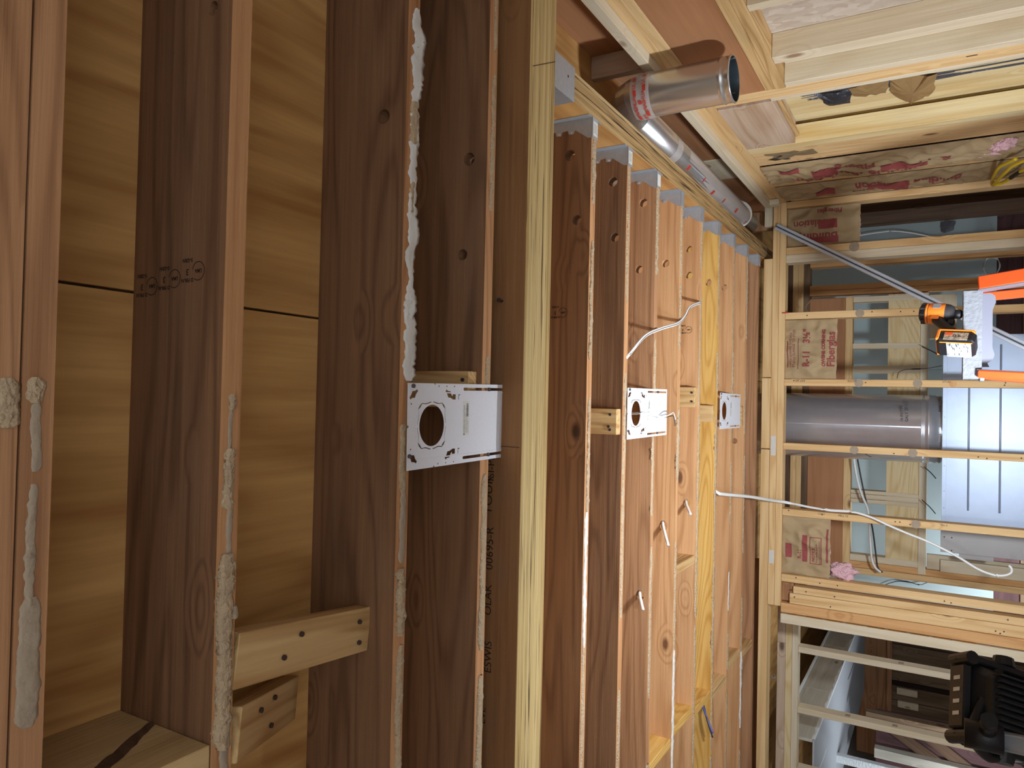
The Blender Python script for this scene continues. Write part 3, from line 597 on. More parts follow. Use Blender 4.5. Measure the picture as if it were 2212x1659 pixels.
board('window_header', (XR, 3.106, 2.112), (XR+.038, 3.654, 2.336), 'header_white', 'Y', wr); board('window_header', (XR+.041, 3.106, 2.112), (XB+.02, 3.654, 2.336), 'header_white', 'Y', wr)
board('header_shim', (XR+.030, 3.106, 2.095), (XR+.05, 3.654, 2.111), 'block', 'Y', wr)
yy = 3.08
for i, wd in enumerate((.30, .318, .31, .30)):
    board('sheathing_board', (XB+.022, yy, .04), (XB+.042, yy+wd-.003, 2.33), 'sheathing', 'Z', wr); yy += wd
board('corner_board', (XB, 3.9, .04), (XB+.03, 4.9, 2.33), 'stud_orange', 'Z', wr)
board('bottom_plate', (XR, -.6, 0), (XB, 4.72, .039), 'stud', 'Y', wr)
text('stud_number', '1', .05, (XR-.0015, 3.022, 1.405), (0, -1, 0), (0, 0, 1), 'nail', wr)
# tar-paper strip and scraps left on the sheathing
for q in range(11):                                                  # tarry streaks left along the first board
    rf = random.Random(q*3+2); bm = bmesh.new(); rows = []; y0 = 3.335+.011*q+rf.uniform(-.005, .005); z0 = 2.09-rf.uniform(0, .06)-.05*(q > 6); ln = rf.choice((.35, .6, 1.0, 1.0))
    for i in range(int(ln/.02)):
        z = z0-i*.02; w_ = .0055*(1+.9*n1(z*9, q+1.5))*(1-abs(2*i*.02/ln-1)**4); c = y0+.010*n1(z*4, q+7)
        rows.append([bm.verts.new((XB+.0215-.0012*k, c+w_*(k-1), z)) for k in (0, 1, 2)])
    for r0, r1 in zip(rows, rows[1:]):
        for k in range(2): bm.faces.new([r0[k], r0[k+1], r1[k+1], r1[k]])
    link('tar_streak', mesh_of(bm), 'foil_dark', wr)
def scrap(name, pts, mat, parent, bow):
    """curled torn scrap: ragged outline, bowed towards bow"""
    P = []; pts = [Vector(p) for p in pts]; n = len(pts)
    for i in range(n):
        a, b = pts[i], pts[(i+1) % n]
        for k in range(6): q = a.lerp(b, k/6); P.append(q+Vector((noise.noise(q*40), noise.noise(q*43), noise.noise(q*47)))*.10*(b-a).length*(k not in (0,)))
    c = sum(P, Vector())/len(P); bm = bmesh.new(); rings = []
    for f in (1.0, .75, .5, .25): rings.append([bm.verts.new(c+(p-c)*f+Vector(bow)*(1-f*f)+Vector((1, 0, 0))*.004*noise.noise(p*30*f)) for p in P])
    cv = bm.verts.new(c+Vector(bow)); m_ = len(P)
    for a, b in zip(rings, rings[1:]):
        for i in range(m_): bm.faces.new([a[i], a[(i+1) % m_], b[(i+1) % m_], b[i]])
    for i in range(m_): bm.faces.new([rings[-1][i], rings[-1][(i+1) % m_], cv])
    bmesh.ops.solidify(bm, geom=bm.faces[:], thickness=.0015)
    return link(name, mesh_of(bm), mat, parent)
scrap('paper_scrap', [(XB+.018, 3.36, 1.70), (XB+.012, 3.50, 1.70), (XB-.02, 3.58, 1.63), (XB-.01, 3.52, 1.55), (XB+.015, 3.38, 1.53)], 'scrap_paper', wr, (-.02, 0, 0))
scrap('paper_scrap', [(XB+.018, 3.38, 1.86), (XB+.010, 3.46, 1.84), (XB+.005, 3.47, 1.72), (XB+.018, 3.36, 1.70)], 'scrap_paper', wr, (-.012, 0, 0))
scrap('foil_scrap', [(XB+.018, 3.37, 2.0), (XB-.01, 3.47, 1.94), (XB, 3.50, 1.86), (XB+.018, 3.40, 1.84)], 'foil_dark', wr, (-.015, 0, 0))
scrap('paper_scrap', [(XR+.002, 3.76, 2.28), (XR-.002, 3.84, 2.24), (XR-.002, 3.85, 2.04), (XR+.002, 3.78, 2.05)], 'kraft', wr, (-.004, 0, 0))
scrap('foil_scrap', [(XR+.001, 3.86, 2.28), (XR-.003, 3.80, 2.20), (XR-.003, 3.88, 2.17)], 'foil_dark', wr, (-.003, 0, 0))

# ------------------------------------------------------------------ kraft-faced insulation
def kraft(label, org, u, v, W, H, seed, prints, bulge=.02, frame=None, cut=None):
    """paper-faced batt; org is its lower left as seen, u across, v up; bulges towards u x v"""
    org, u, v = Vector(org), Vector(u), Vector(v); nn = u.cross(v)
    o = empty('insulation_batt', org, label, 'insulation', 'kraft faced insulation batts')
    def surf(a, b, off=0):
        e = math.sin(math.pi*min(max(a/W, 0), 1))**.5*bulge*(.6+.4*math.sin(math.pi*min(max(b/H, 0), 1)))
        q = noise.noise(Vector((a*7, b*7, seed)))*.018+abs(noise.noise(Vector((a*11+b*8, b*7-a*9, seed+9))))*-.036+noise.noise(Vector((a*30, b*30, seed)))*.003
        return org+u*a+v*b+nn*(e+q*min(1, e/bulge*2.0)+off)
    bm = bmesh.new(); nx, ny = max(10, int(W/.009)), max(16, int(H/.009)); g = []
    for j in range(ny+1):
        row = []
        for i in range(nx+1):
            a, b = W*i/nx, H*j/ny
            b2 = b+(cut(a/W)*(1-b/H) if cut else .006*n1(a*40, seed)*(1-b/H)); row.append(bm.verts.new(surf(a, b2)))
        g.append(row)
    for j in range(ny):
        for i in range(nx): bm.faces.new([g[j][i], g[j][i+1], g[j+1][i+1], g[j+1][i]])
    link('kraft_face', mesh_of(bm), 'kraft', o, smooth=True)
    bm = bmesh.new(); t = .07; n = 14                                # pink wool behind the paper
    q = [[bm.verts.new(org+u*(W*(.02+.96*i/n))+v*(.004+.006*n1(i*1.3, seed)+zz)-nn*d) for i in range(n+1)] for d, zz in ((.034, 0), (t, .01), (t, H-.01), (.034, H-.01))]
    for a, b in zip(q, q[1:]+q[:1]):
        for i in range(n): bm.faces.new([a[i], a[i+1], b[i+1], b[i]])
    link('pink_wool', mesh_of(bm), 'pink', o)
    def warp(p):
        d = p-org; return surf(d.dot(u), d.dot(v), .0035)
    for body, s, a, b, vert, bold in prints:
        x, y = (v, -u) if vert else (u, v)
        if body == '#':                                                # solid printed bar s = (w, h)
            bm = bmesh.new(); mi, mj = max(2, int(s[0]/.004)), max(2, int(s[1]/.004)); gg = [[bm.verts.new(surf(a+s[0]*i/mi, b+s[1]*j/mj, .0036)) for i in range(mi+1)] for j in range(mj+1)]
            for j in range(mj):
                for i in range(mi): bm.faces.new([gg[j][i], gg[j][i+1], gg[j+1][i+1], gg[j+1][i]])
            link('red_print', mesh_of(bm), 'red_ink', o)
        else: text('red_print', body, s, org+u*a+v*b, x, y, 'red_ink', o, warp, bold)
    return o
UX, VZ = (1, 0, 0), (0, 0, 1)
def frame_print(a, b, w_, h_, t=.004): return [('#', (w_, t), a, b, 0, 0), ('#', (w_, t), a, b+h_, 0, 0), ('#', (t, h_), a, b, 0, 0), ('#', (t, h_), a+w_, b, 0, 0)]
kraft('kraft insulation batt reading Building Insulation beside the corner stud', (.962, WY+.03, 1.925), UX, VZ, .232, .408, 1.5,
      [('Building', .072, .070, .12, 1, .0015), ('Insulation', .060, .150, .14, 1, .001), ('Fiberglas', .040, .215, .10, 1, .001), ('#', (.035, .20), .012, .12, 0, 0), ('#', (.052, .105), .095, .125, 0, 0)], .022)
kraft('kraft insulation batt printed R-11 and Fiberglas between two studs', (.152, WY+.03, 2.045), UX, VZ, .360, .29, 4.2,
      [('Fiberglas', .060, .072, .010, 0, .0015), ('OWENS CORNING', .026, .075, .062, 0, .0015), ('R-11   3½"', .052, .072, .150, 0, .002), ('_________________', .022, .06, .215, 0, .001), ('STAPLE FLANGE TO STUD', .020, .07, .232, 0, .0), ('VAPOR BARRIER THIS SIDE', .018, .07, .252, 0, 0), ('#', (.16, .006), .07, .272, 0, 0)], .028)
kraft('kraft insulation batt with red boxed print above the pink tuft', (-1.033, WY+.03, 2.065), UX, VZ, .350, .27, 8.8,
      [('#', (.085, .035), .10, .215, 0, 0), ('#', (.16, .028), .085, .125, 0, 0), ('#', (.20, .010), .09, .010, 0, 0)]+frame_print(.075, .045, .16, .062)+[('NOTICE', .022, .09, .085, 0, .001), ('THIS PAPER BURNS', .014, .082, .068, 0, 0), ('DO NOT LEAVE EXPOSED', .012, .08, .052, 0, 0), ('R-11', .03, .10, .158, 0, .001)], .026)
UY = (0, -1, 0)
kraft('torn kraft batt on the right wall between wide stud and thin stud', (XR-.004, 4.285, .62), UY, VZ, .34, 1.715, 12.1,
      [('Building Insulation', .085, .125, .95, 1, .002), ('Fiberglas', .075, .235, 1.18, 1, .002), ('R-11', .08, .20, .85, 1, .002), ('#', (.10, .12), .12, 1.36, 0, 0), ('#', (.05, .10), .20, 1.54, 0, 0), ('#', (.07, .18), .11, .98, 0, 0)], .03)
kraft('narrow kraft batt next to the room corner', (XR-.004, 4.650, .62), UY, VZ, .30, 1.712, 15.3,
      [('Fiberglas', .08, .11, 1.05, 1, .002), ('Building Insulation', .07, .20, .8, 1, .002), ('#', (.08, .2), .10, 1.05, 0, 0), ('#', (.07, .1), .1, 1.42, 0, 0)], .03)
def tuft(name, c, s, seed, mat, parent, label=None):
    bm = bmesh.new(); bmesh.ops.create_icosphere(bm, subdivisions=4, radius=1)
    for v in bm.verts:
        d = v.co.normalized(); k = 1+.45*noise.noise(d*2.2+Vector((seed, 0, 0)))+.25*noise.noise(d*6+Vector((0, seed, 0))); v.co = Vector(c)+Vector((d.x*s[0], d.y*s[1], d.z*s[2]))*k
    o = link(name, mesh_of(bm), mat, parent, smooth=True); return o
o = tuft('insulation_tuft', (-.985, WY+.06, 2.00), (.05, .04, .07), 2.2, 'pink', None); tag(o, 'tuft of pink fibreglass hanging under the boxed-print batt', 'insulation')
o = tuft('insulation_tuft', (XR-.02, 4.02, 1.27), (.03, .05, .05), 5.2, 'pink', None); tag(o, 'pink fibreglass bulging from the right wall near the yellow cable', 'insulation')
o = tuft('insulation_tuft', (XR-.005, 4.17, 1.30), (.02, .05, .09), 6.2, 'pink', None); tag(o, 'flat pink fibreglass wad behind the yellow cable', 'insulation')
yc = tube('yellow_cable', [(1.16, 4.10, 1.215), (1.165, 4.183, 1.25), (1.17, 4.253, 1.273), (1.17, 4.397, 1.286), (1.17, 4.52, 1.288), (1.17, 4.575, 1.278), (1.17, 4.551, 1.242), (1.17, 4.46, 1.208), (1.17, 4.366, 1.177), (1.165, 4.25, 1.13), (1.16, 4.1, 1.08)], .0085, 'cable_yellow', None, 8); tag(yc, 'yellow electrical cable loop with black tape at the right edge', 'cable')
tube('loop', [(1.15, 4.50, 1.285), (1.14, 4.42, 1.278), (1.14, 4.316, 1.262), (1.14, 4.221, 1.243), (1.14, 4.131, 1.221), (1.13, 4.0, 1.16)], .0085, 'cable_yellow', yc, 6)
tube('black_tape', [(1.17, 4.47, 1.211), (1.17, 4.42, 1.195), (1.17, 4.37, 1.178)], .0105, 'cable_dark', yc, 5)

# ------------------------------------------------------------------ round duct in the bay beside the running beam
dt = empty('round_duct', (1.105, 2.52, 2.12), 'round metal duct with clear red-printed tape, its open end hanging down beside the beam', 'duct')
DX, DY, r = 1.108, 2.53, .077
bm = bmesh.new(); lathe_bm(bm, [(r-.002, .0), (r+.0015, 0), (r+.0035, .004), (r, .008), (r, .030), (r+.0025, .034), (r, .038), (r, .045), (r, .33)], 40, Matrix.Translation((DX, DY, 2.125)))
link('drop_pipe', mesh_of(bm), 'duct', dt, smooth=True)
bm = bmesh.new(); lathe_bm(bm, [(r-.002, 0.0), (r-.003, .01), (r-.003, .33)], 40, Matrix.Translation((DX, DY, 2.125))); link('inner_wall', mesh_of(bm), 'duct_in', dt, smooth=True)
board('seam_rib', (DX+r-.007, DY-.004, 2.126), (DX+r-.0035, DY+.004, 2.44), 'duct', 'Z', dt, .001)
cyl('damper_stub', (DX-.02, DY+r-.005, 2.14), (DX-.02, DY+r-.005, 2.19), .004, 'rubber', dt, 8)
# gored elbow turning into the horizontal run
bm = bmesh.new(); rings = []; n = 40; r2 = .074
for k in range(6):
    a = R(90)*k/5; c = Vector((DX-.012*k/5, DY+.11*(1-math.cos(a)), 2.455+.082*math.sin(a))); t = Vector((0, math.sin(a), math.cos(a))); x = Vector((1, 0, 0)); y = t.cross(x)
    rings.append([bm.verts.new(c+(x*math.cos(2*math.pi*i/n)+y*math.sin(2*math.pi*i/n))*r2) for i in range(n)])
for a, b in zip(rings, rings[1:]):
    for i in range(n): bm.faces.new([a[i], a[(i+1) % n], b[(i+1) % n], b[i]])
link('elbow', mesh_of(bm), 'duct', dt)
cyl('run_pipe', (DX-.012, DY+.10, 2.540), (DX-.006, 4.62, 2.548), .066, 'duct', dt, 36)
cyl('far_elbow', (DX, 4.38, 2.548), (DX+.01, 4.52, 2.60), .080, 'duct', dt, 30, .084); cyl('far_pipe', (DX+.01, 4.50, 2.56), (DX+.01, 4.50, 2.70), .074, 'duct', dt, 30)
for z0, z1 in ((2.405, 2.475),):
    bm = bmesh.new(); lathe_bm(bm, [(r+.002, z0), (r+.0045, z0+.015), (r+.002, z0+.03), (r+.005, z0+.05), (r+.002, z1)], 40, Matrix.Translation((DX, DY, 0)))
    for v in bm.verts: d = Vector((v.co.x-DX, v.co.y-DY, 0)); v.co += d.normalized()*.0018*noise.noise(v.co*60)
    link('clear_tape', mesh_of(bm), 'tape', dt, smooth=True)
cyl('clear_tape', (DX-.010, 3.02, 2.5425), (DX-.010, 3.09, 2.5425), .0685, 'tape', dt, 30, None, False, False); cyl('clear_tape', (DX-.008, 3.2, 2.544), (DX-.006, 4.38, 2.548), .0685, 'tape', dt, 30, None, False, False)
def wrap(cx, cy, rad, off=0):
    def f(p):                                                          # flat (arc, height) onto the pipe
        a = p.x/rad+off; return Vector((cx+math.cos(a)*rad, cy+math.sin(a)*rad, p.z))
    return f
wf = wrap(DX, DY, r+.0065)
for k, (body, arc, z, s) in enumerate((('NASHUA', -.235, 2.452, .018), ('NASHUA', -.215, 2.418, .018), ('UL 181', -.135, 2.452, .018), ('UL 181', -.120, 2.418, .018), ('NASHUA', -.300, 2.43, .016))):
    text('tape_print', body, s, (arc, 0, z), (1, 0, 0), (0, 0, 1), 'red_mark', dt, wf, .0005)
for arc, z, ww in ((-.265, 2.45, .026), (-.16, 2.45, .022), (-.245, 2.415, .026), (-.145, 2.415, .022), (-.19, 2.433, .014)):
    bm = bmesh.new(); g = [[bm.verts.new(wf(Vector((arc+ww*i/6, 0, z+.012*j)))) for i in range(7)] for j in range(2)]
    for i in range(6): bm.faces.new([g[0][i], g[0][i+1], g[1][i+1], g[1][i]])
    link('tape_print', mesh_of(bm), 'red_mark', dt)
rp = random.Random(4)
for k in range(7):
    y = 3.05+k*.21+rp.uniform(-.05, .05); zz = 2.545; rr_ = .0695
    bm = bmesh.new(); g = [[bm.verts.new((DX-.008+math.cos(R(-150+a+6*(k % 3)))*rr_, y+dy, zz+math.sin(R(-150+a+6*(k % 3)))*rr_)) for a in range(0, 24, 4)] for dy in (0, .012+.014*(k % 2))]
    for i in range(5): bm.faces.new([g[0][i], g[0][i+1], g[1][i+1], g[1][i]])
    link('tape_print', mesh_of(bm), 'red_mark', dt)
# rim of the right-hand bay and a stub standing on the wall
board('rim_board', (1.346, -.6, 2.4135), (1.366, 4.06, ZT), 'ply_brown', 'Y', wr); board('rim_board', (1.346, 4.44, 2.4135), (1.366, 5.3, ZT), 'ply_brown', 'Y', wr)
board('rim_board', (1.342, 4.062, 2.4135), (1.366, 4.438, ZT), 'pine', 'Y', wr)
thing_board('stub_joist', (1.256, 2.619, 2.452), (1.345, 2.657, ZT-.001), 'header_white', 'Z', 'short pale joist stub standing on the right wall in front of the hanging duct', 'joist')
board('corner_nailer', (1.20, 4.60, 2.36), (1.232, 4.66, 2.45), 'pine', 'Z', wb)
board('corner_block', (1.10, 4.83, 2.415), (1.22, 4.87, 2.58), 'fir_mid', 'X', wb); board('corner_block', (1.10, WY+.02, 2.42), (1.228, WY+.06, 2.47), 'pine', 'X', wb)

# ------------------------------------------------------------------ hall framing set back at the left
HY = 5.2
wh = empty('wall_hall', kind='structure')
board('top_plate', (-3.6, HY, 2.386), (-1.60, HY+.089, 2.438), 'header_white', 'X', wh); board('top_plate', (-1.598, HY, 2.386), (-1.22, HY+.089, 2.438), 'header_white', 'X', wh)
board('top_plate', (-3.6, HY, 2.344), (-1.22, HY+.089, 2.385), 'pine_lined', 'X', wh); board('top_plate', (-3.6, HY-.004, 2.306), (-1.22, HY+.089, 2.343), 'pine', 'X', wh)
for x in (-1.605, -2.000, -2.400, -2.80): board('stud', (x-.038, HY, .04), (x, HY+.089, 2.305), 'pine', 'Z', wh)
for x, z in ((-1.605, 1.72), (-2.0, 1.75), (-2.0, 2.02)): board('stud_print', (x+.0002, HY+.02, z-.03), (x+.0008, HY+.06, z), 'glue_grey', 'Z', wh, 0)
o = tube('loose_wire', [(-1.62, 4.96, 2.50), (-1.70, 5.0, 2.475), (-1.78, 5.05, 2.455), (-1.80, 5.08, 2.43), (-1.785, 5.10, 2.44)], .005, 'grey_metal', None, 6); tag(o, 'thin grey wire curl hanging over the hall plate', 'wire')
sf = empty('drywall_soffit', (-2.7, 7.2, 2.23), 'boxed soffit with blue-grey drywall underside and board side behind the hall studs', 'soffit')
SX, SZ, ST = -2.25, 2.228, 2.435
for a, b in ((5.34, 6.30), (6.302, 7.5), (7.502, 9.15)): board('side_board', (SX-.02, a, SZ+.002), (SX, b, ST), 'grey_ply', 'Y', sf)
board('underside_sheet', (-3.18, 5.34, SZ-.012), (SX-.004, 9.15, SZ), 'drywall_grey', 'Y', sf, .001)
bm = bmesh.new(); rows = []
for i in range(160):
    y = 5.34+3.81*i/159; h = .009*(1+.8*n1(y*9, 2)); rows.append([bm.verts.new((SX+.002+.003*n1(y*13, 5), y, SZ-.013)), bm.verts.new((SX+.004+.003*n1(y*17, 6), y, SZ-.013+h*.6)), bm.verts.new((SX+.001, y, SZ-.012+h*1.8)), bm.verts.new((SX-.012, y, SZ-.013))])
for a, b in zip(rows, rows[1:]):
    for k in range(4): bm.faces.new([a[k], a[(k+1) % 4], b[(k+1) % 4], b[k]])
link('torn_edge', mesh_of(bm), 'drywall_edge', sf)
board('corner_bead', (SX-.008, 5.34, ST), (SX+.010, 9.1, ST+.018), 'drywall_edge', 'Y', sf)
tube('plaster_slash', [(-2.55, 5.62, SZ-.0128), (-2.56, 5.85, SZ-.0128), (-2.55, 5.95, SZ-.0128)], .006, 'drywall_edge', sf, 4, 6, .2)
tube('plaster_slash', [(-2.50, 7.4, SZ-.0128), (-2.51, 7.7, SZ-.0128), (-2.50, 7.9, SZ-.0128)], .006, 'rubber', sf, 4, 6, .2)
# boarded end wall of the hall
we = empty('wall_hall_end', kind='structure'); EY = 9.25
board('brown_panel', (-3.9, EY, 2.0), (-2.2, EY+.02, 2.30), 'fir_mid', 'X', we); board('rail', (-3.9, EY-.04, 1.95), (-2.2, EY, 2.0), 'fir_mid', 'X', we)
xx = -2.30
for i, (wd, mt) in enumerate(((.20, 'dark_wood'), (.14, 'dark_wood'), (.20, 'old_plank'), (.20, 'old_plank'), (.05, 'dark_hole'), (.16, 'old_plank'), (.14, 'old_plank'), (.13, 'maroon'), (.12, 'maroon'), (.05, 'fir_mid'), (.16, 'maroon'), (.2, 'maroon'), (.2, 'old_plank'))):
    board('wall_plank', (xx-wd+.006, EY+.005*(i % 2), 0), (xx, EY+.03, 1.985), mt, 'Z', we); xx -= wd
for x, z in ((-3.10, 1.86), (-3.24, 1.85)): board('white_block', (x-.07, EY-.03, z-.16), (x, EY, z+.04), 'pine', 'Z', we)
pst = empty('hall_partition', (-3.0, 7.2, 0), 'dim stud and diagonal brace framing deep in the hall', 'framing')
board('stud', (-2.72, 7.2, 0), (-2.68, 7.29, 2.05), 'old_plank', 'Z', pst); board('stud', (-3.06, 7.2, 0), (-2.98, 7.29, 1.98), 'grey_ply', 'Z', pst)
bar('diagonal_brace', (-2.74, 7.3, 1.98), (-3.02, 7.3, 1.5), (1, 0, 0), .09, .03, 'dark_wood', pst); bar('diagonal_brace', (-2.74, 7.32, 1.72), (-3.02, 7.32, 1.28), (1, 0, 0), .09, .03, 'dark_wood', pst)
board('backing_sheet', (-3.4, 7.36, 0), (-2.70, 7.38, 1.98), 'maroon', 'Z', pst)
board('white_strip', (-2.92, 6.6, 1.2), (-2.86, 6.66, 2.22), 'drywall_edge', 'Z', pst)

# ------------------------------------------------------------------ framed header deeper in, behind the stud wall
FYY = 5.75
wf_ = empty('wall_beyond', kind='structure')
for z0, z1, mt in ((2.467, 2.52, 'dark_wood'), (2.429, 2.466, 'stud'), (2.390, 2.428, 'stud'), (2.346, 2.389, 'old_plank')): board('stacked_plate', (-1.5, FYY+.004, z0), (1.15, FYY+.09, z1), mt, 'X', wf_)
board('header', (-1.18, FYY, 2.105), (.77, FYY+.04, 2.345), 'ply_brown', 'X', wf_)
board('head_plate', (-1.18, FYY-.006, 2.056), (.775, FYY+.09, 2.104), 'stud', 'X', wf_)
board('pine_header', (-1.06, FYY+.005, 1.633), (.78, FYY+.044, 1.831), 'pine_lined', 'X', wf_); board('low_plate', (-1.14, FYY-.003, 1.585), (.78, FYY+.09, 1.632), 'pine', 'X', wf_)
for a, b, mt in ((.733, .772, 'pine'), (.40, .438, 'pine'), (.228, .280, 'pine'), (-.625, -.600, 'pine'), (-.660, -.627, 'pine'), (-.690, -.662, 'pine'), (-1.10, -1.055, 'pine')): board('cripple_stud', (a, FYY, 1.632), (b, FYY+.089, 2.055), mt, 'Z', wf_)
board('king_stud', (-1.145, FYY, .0), (-1.102, FYY+.089, 2.10), 'stud_orange', 'Z', wf_); board('king_stud', (-1.19, FYY-.004, 0), (-1.147, FYY+.089, 2.34), 'stud', 'Z', wf_)
board('pine_panel', (-1.10, FYY+.01, .4), (-1.0, FYY+.05, 1.58), 'pine', 'Z', wf_); board('pine_panel', (-1.10, FYY-.03, .4), (-1.02, FYY-.005, 1.50), 'pine', 'Z', wf_)
for a, b in ((.998, 1.040), (.826, .864), (.79, .824)): board('partition_stud', (a, FYY-.02, 0), (b, FYY+.07, 2.345), 'stud_orange', 'Z', wf_)
board('pine_panel', (.46, FYY-.02, 1.42), (.76, FYY+.02, 1.58), 'pine', 'X', wf_)
wl = empty('wall_beyond_back', kind='structure'); BY = 6.6
for i, (a, b) in enumerate(((-1.55, -.93), (-.928, .29), (.292, 1.30), (1.302, 1.9))): board('drywall_sheet', (a, BY, 1.155), (b, BY+.012, 2.47), 'drywall', 'X', wl, .001)
board('dark_backing', (-1.55, BY+.02, 0), (1.9, BY+.03, 1.17), 'maroon', 'X', wl); board('base_rail', (-1.55, BY+.0, .95), (1.9, BY+.019, .99), 'old_plank', 'X', wl)
board('dark_side', (1.45, 4.9, 0), (1.48, BY, 2.47), 'dark_wood', 'Z', wl)
for y in (5.0, 5.4, 5.8): board('side_stud', (1.38, y, 0), (1.449, y+.04, 2.45), 'dark_wood', 'Z', wl)
for a, b in ((1.30, 2.4), (.6, 1.29)): pass
bat = kraft('shadowed brown insulation in the next room behind the corner', (1.375, 5.38, 1.0), (0, -1, 0), VZ, .34, 1.4, 33.0, [], .02)
o = tube('thin_cable', [(1.36, 6.52, 2.14), (1.367, 6.5, 2.094), (1.379, 6.5, 1.977), (1.381, 6.5, 1.845), (1.354, 6.5, 1.716), (1.308, 6.5, 1.572)], .006, 'cable_white', None, 8); tag(o, 'thin white cable arcing across the grey drywall beside the note', 'cable')
o = scrap('paper_note', [(1.438, 6.58, 1.524), (1.431, 6.56, 1.422), (1.361, 6.55, 1.437), (1.342, 6.55, 1.49), (1.36, 6.57, 1.52)], 'label_white', None, (0, -.01, 0)); tag(o, 'small white paper note stuck on the grey drywall', 'note')
cw = empty('wire_coil', (1.064, 6.56, 1.19), 'thin clear wire coil hanging on the drywall lower edge', 'wire')
for k in range(5):
    P = [(1.064+.062*math.cos(a+k)*(1+.08*k), 6.55-.006*k, 1.19+.055*math.sin(a+k)*(1-.04*k)) for a in [2*math.pi*i/12 for i in range(13)]]; tube('loop', P, .0022, 'drywall_edge', cw, 3, 5)
bcab = tube('white_cable', [(-.36, 5.6, 2.024), (-.432, 5.6, 2.015), (-.526, 5.6, 1.997), (-.619, 5.6, 1.969), (-.696, 5.6, 1.937), (-.758, 5.6, 1.925), (-.821, 5.6, 1.921), (-.93, 5.6, 1.914), (-1.039, 5.6, 1.904), (-1.099, 5.6, 1.884), (-1.129, 5.6, 1.849)], .0075, 'cable_white', None, 8); tag(bcab, 'white cable drooping behind the studs in the next room', 'cable')
o = tube('cable_shadow', [(-.365, 5.63, 2.005), (-.526, 5.63, 1.975), (-.683, 5.63, 1.941), (-.776, 5.63, 1.918), (-.869, 5.63, 1.900), (-.993, 5.63, 1.884), (-1.101, 5.63, 1.869), (-1.135, 5.63, 1.838)], .005, 'cable_dark', None, 8); tag(o, 'thin dark tube painted as the shadow of the drooping white cable', 'cable')  # cast shadow of the white cable, modelled as a dark tube
for i, (P, lab) in enumerate((([(.762, 5.5, 2.281), (.724, 5.5, 2.307), (.693, 5.5, 2.331), (.667, 5.5, 2.334), (.64, 5.5, 2.312)], 'curled offcut of brown paper strip behind the upper stud'), ([(.188, 5.6, 1.764), (.228, 5.6, 1.753), (.247, 5.6, 1.704), (.253, 5.6, 1.595), (.272, 5.6, 1.503)], 'dark strap hooked on the pine frame beside the ladder'), ([(-.27, 5.0, 1.92), (-.30, 5.0, 1.90), (-.315, 5.0, 1.87)], 'short black strip stuck to the stud by the big duct'), ([(-1.432, 6.58, 1.897), (-1.382, 6.57, 1.8), (-1.37, 6.56, 1.72), (-1.38, 6.55, 1.641), (-1.362, 6.56, 1.594), (-1.338, 6.58, 1.551)], 'dark torn sliver on the blue drywall'))):
    o = tube('loose_strip', P, .006, ['scrap_paper', 'cable_dark', 'rubber', 'cable_dark'][i], None, 6, 6, .35); tag(o, lab, 'strip')

# ------------------------------------------------------------------ furnace plenum and big round duct
pl = empty('furnace_plenum', (-.12, 5.45, 0), 'big bright sheet-metal plenum box behind the stud wall', 'furnace')
PX0, PX1, PY0, PY1, PZ = -.695, .43, 5.10, 5.62, 1.497
bm = bmesh.new(); box_bm(bm, (PX0, PY0, .0), (PX1, PY1, PZ), .003); link('cabinet', mesh_of(bm), 'plenum', pl)
for z in (1.363, 1.208, .96, .72): bm = bmesh.new(); cyl_bm(bm, (PX0+.09, PY0-.0005, z), (PX1-.06, PY0-.0005, z), .0055, .0055, 8); link('bead', mesh_of(bm), 'plenum', pl, smooth=True)
board('edge_flange', (PX0, PY0-.003, PZ-.022), (PX1, PY0, PZ), 'plenum', 'X', pl, .0005)
for x in (-.60, -.50, -.35, -.06, .2): cyl('rivet', (x, PY0-.0045, PZ-.012), (x, PY0-.002, PZ-.012), .003, 'screw', pl, 8)
bd = empty('round_flue_duct', (-.14, 5.36, 1.5), 'large shiny round galvanised duct standing on the plenum', 'duct')
cx, cy, rr = -.142, 5.36, .214
bm = bmesh.new(); lathe_bm(bm, [(rr*.97, 1.4975), (rr*.97, 1.53), (rr*1.0, 1.535), (rr*1.0, 1.56), (rr*1.02, 1.565), (rr*1.02, 1.575), (rr*.995, 1.58), (rr*.995, 1.60), (rr*1.01, 1.605), (rr, 1.61), (rr, 2.69)], 56, Matrix.Translation((cx, cy, 0)))
link('pipe', mesh_of(bm), 'flue', bd, smooth=True)
for k in range(14):
    a = 2*math.pi*k/14; p = Vector((cx+math.cos(a)*rr*.972, cy+math.sin(a)*rr*.972, 1.512)); bm = bmesh.new()
    x = Vector((-math.sin(a), math.cos(a), 0)); nn = Vector((math.cos(a), math.sin(a), 0)); b_ = frame_at(p, x, (0, 0, 1))
    for v in bmesh.ops.create_cube(bm, size=1)['verts']: v.co = Vector((v.co.x*.052, v.co.y*.012, v.co.z*.004))
    link('collar_tab', mesh_of(bm), 'grey_metal', bd, b_)
board('seam', (cx+.01, cy-rr-.003, 1.61), (cx+.02, cy-rr+.002, 2.69), 'flue', 'Z', bd, .001)
for q, body in enumerate(('GALV 26 GA', '16 IN PIPE')): text('pipe_print', body, .024, (cx+.045, cy-rr*.975-.006, 1.68+.028*q), (1, 0, 0), (0, 0, 1), 'blue_ink', bd)
gb = empty('duct_box', (-.86, 5.5, 1.3), 'grey sheet-metal box panel left of the plenum behind a stud', 'duct')
board('panel', (-.905, 5.35, .6), (-.72, 5.38, 1.50), 'grey_metal', 'Z', gb, .001); board('lip', (-.935, 5.36, 1.22), (-.906, 5.375, 1.40), 'grey_metal', 'Z', gb, .001)
